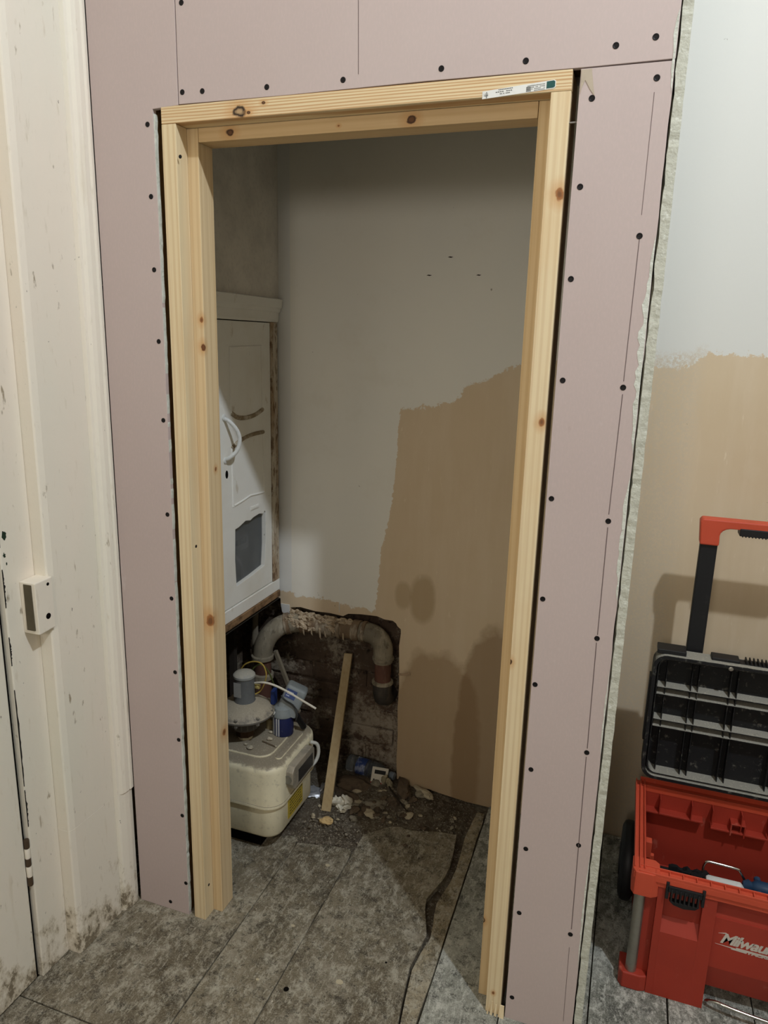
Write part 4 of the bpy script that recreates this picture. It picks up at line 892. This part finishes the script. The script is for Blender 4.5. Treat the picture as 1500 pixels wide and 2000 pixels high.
G().box(1.16, 1.235, .560, .612, .773, .787).build('lid_catch', M_BLK, lid, bevel=.002); G().box(1.30, 1.37, .566, .606, .770, .783).build('lid_catch', M_BLK, lid, bevel=.002); G().box(1.148, 1.156, .565, .60, .50, .70).build('lid_grip', M_BLK, lid, bevel=.002)
g = G()
x = 1.385
while x < 1.62: g.box(x, x+.004, .566, .60, .772, .786); x += .010
g.box(1.37, 1.63, .566, .60, .770, .776); g.build('hinge_strip', M_BLK, lid, bevel=.002)
G().lathe([(.006, 0), (.006, .002), (.003, .003)], (1.347, .546, .766), 14, Matrix.Rotation(math.radians(90), 3, 'X')).build('rivet', M_ALU, lid)
# telescopic handle
hn = []
for mx in (lambda x: x, lambda x: XM-x):
    g = G(); bx(g, mx, 1.238, 1.282, .620, .645, .10, 1.092); g.build('handle_post', M_BLK, tb, bevel=.003)
g = G(); a, b = 1.231, XM-1.231
ic = [(1.284, 1.095), (1.283, 1.112)]+[(1.283+.028*(1-math.cos(math.radians(t))), 1.112+.022*math.sin(math.radians(t))) for t in (20, 40, 60, 80, 90)]
half = [(1.234, 1.084), (1.230, 1.150), (1.233, 1.158)]
outer = [(1.236, 1.084), (1.231, 1.148), (1.236, 1.157)]+[(XM-1.236, 1.157), (XM-1.231, 1.148), (XM-1.236, 1.084)]+[(XM-p, q) for p, q in [(1.284, 1.084)]+ic]+[(p, q) for p, q in ic[::-1]]+[(1.284, 1.084)]
g.prism(outer, 1, .612, .652); g.build('handle_bar', M_RED2, tb, bevel=.004)
g = G(); g.box(1.330, XM-1.330, .610, .654, 1.118, 1.1385)
x = 1.336
while x < XM-1.34: g.box(x, x+.004, .609, .655, 1.1155, 1.12); x += .008
g.build('grip', M_BLK, tb, bevel=.002)

# tools in the box
def inbox(u, v, y=.33): return at(u, v, 1, y)
pts = [inbox(1373, 1712), inbox(1373, 1696), inbox(1376, 1687), inbox(1381, 1683), inbox(1390, 1684), inbox(1438, 1697), inbox(1446, 1704), inbox(1458, 1726)]
tag(G().tube(smoothpts(pts, 4), .0032, 12).build('bent_wire_frame', M_CHR, smooth=True), 'shiny bent wire roller frame lying in the red tool box', 'paint roller')
a, b = inbox(1378, 1722, .30), inbox(1452, 1740, .30); d = (b-a).normalized()
tag(G().tube([a, a+d*.006, b-d*.008, b], [.014, .018, .018, .010], 20).build('white_roller_sleeve', m_flat('white_sleeve', (206, 204, 198), .6), smooth=True), 'white cylinder lying under the wire frame inside the tool box', 'roller sleeve')
a, b = inbox(1450, 1728, .31), inbox(1540, 1752, .31)
bt_ = tag(G().tube([a, a.lerp(b, .12), a.lerp(b, .2), a.lerp(b, .3), a.lerp(b, .6), b], [.010, .017, .012, .020, .020, .014], 12).tube([a.lerp(b, .35)-Vector((0, .02, .0)), a.lerp(b, .35)+Vector((0, .03, .006))], .008, 10).build('blue_tool_handle', m_flat('petrol_blue_plastic', (34, 58, 84), .5), smooth=True), 'dark blue plastic tool handle at the right of the white cylinder', 'tool')
g = G()
for i in range(9): p = inbox(1318+7*i, 1702+1.5*i, .33); g.rock(p, .014 if i < 7 else .02, i+300, (1.2, .8, .8 if i % 3 else 1.3), 2, .6)
tag(g.build('black_work_glove', m_flat('black_fabric', (20, 19, 19), .95), smooth=True), 'black crumpled glove just behind the front rim of the tool box', 'glove')
g = G(); g.box(1.19, 1.66, .24, .535, .060, .13); g.build('tool_tray_contents', m_flat('dark_clutter', (34, 30, 30), .9), bevel=.01)
o = bpy.data.objects['tool_tray_contents']; o.name = 'tool_bag'; tag(o, 'dark fabric tool bag filling the bottom of the red box', 'bag')

# ------------------------------------------------------------------ added fill lamp behind the camera, with made-up fittings to hang it
gl = thing('added_fill_lamp', 'added fill lamp on a long flex, unseen at the rear of the room', 'lamp', (.75, -2.75, 4.0))
G().lathe([(.04, 3.985), (.045, 3.995), (.045, 4.0)], (.75, -2.75, 0), 24).build('ceiling_rose', M_SHELL, gl, smooth=True)
G().lathe([(.003, 2.25), (.003, 3.986)], (.75, -2.75, 0), 8).build('flex', M_SHELL, gl)
G().lathe([(.02, 2.21), (.022, 2.22), (.018, 2.26)], (.75, -2.75, 0), 20).build('lamp_holder', M_SHELL, gl, smooth=True)
# ------------------------------------------------------------------ ceiling lamp above the room
cl = thing('ceiling_lamp', 'plain pendant lamp holder hanging from the ceiling', 'lamp', (2.05, -1.18, 4.0))
G().lathe([(.04, 3.985), (.045, 3.995), (.045, 4.0)], (2.05, -1.18, 0), 24).build('ceiling_rose', M_WHITE, cl, smooth=True)
G().lathe([(.003, 3.84), (.003, 3.986)], (2.05, -1.18, 0), 8).build('flex', M_WHITE, cl)
G().lathe([(.018, 3.79), (.02, 3.80), (.018, 3.842)], (2.05, -1.18, 0), 20).build('lamp_holder', M_WHITE, cl, smooth=True)
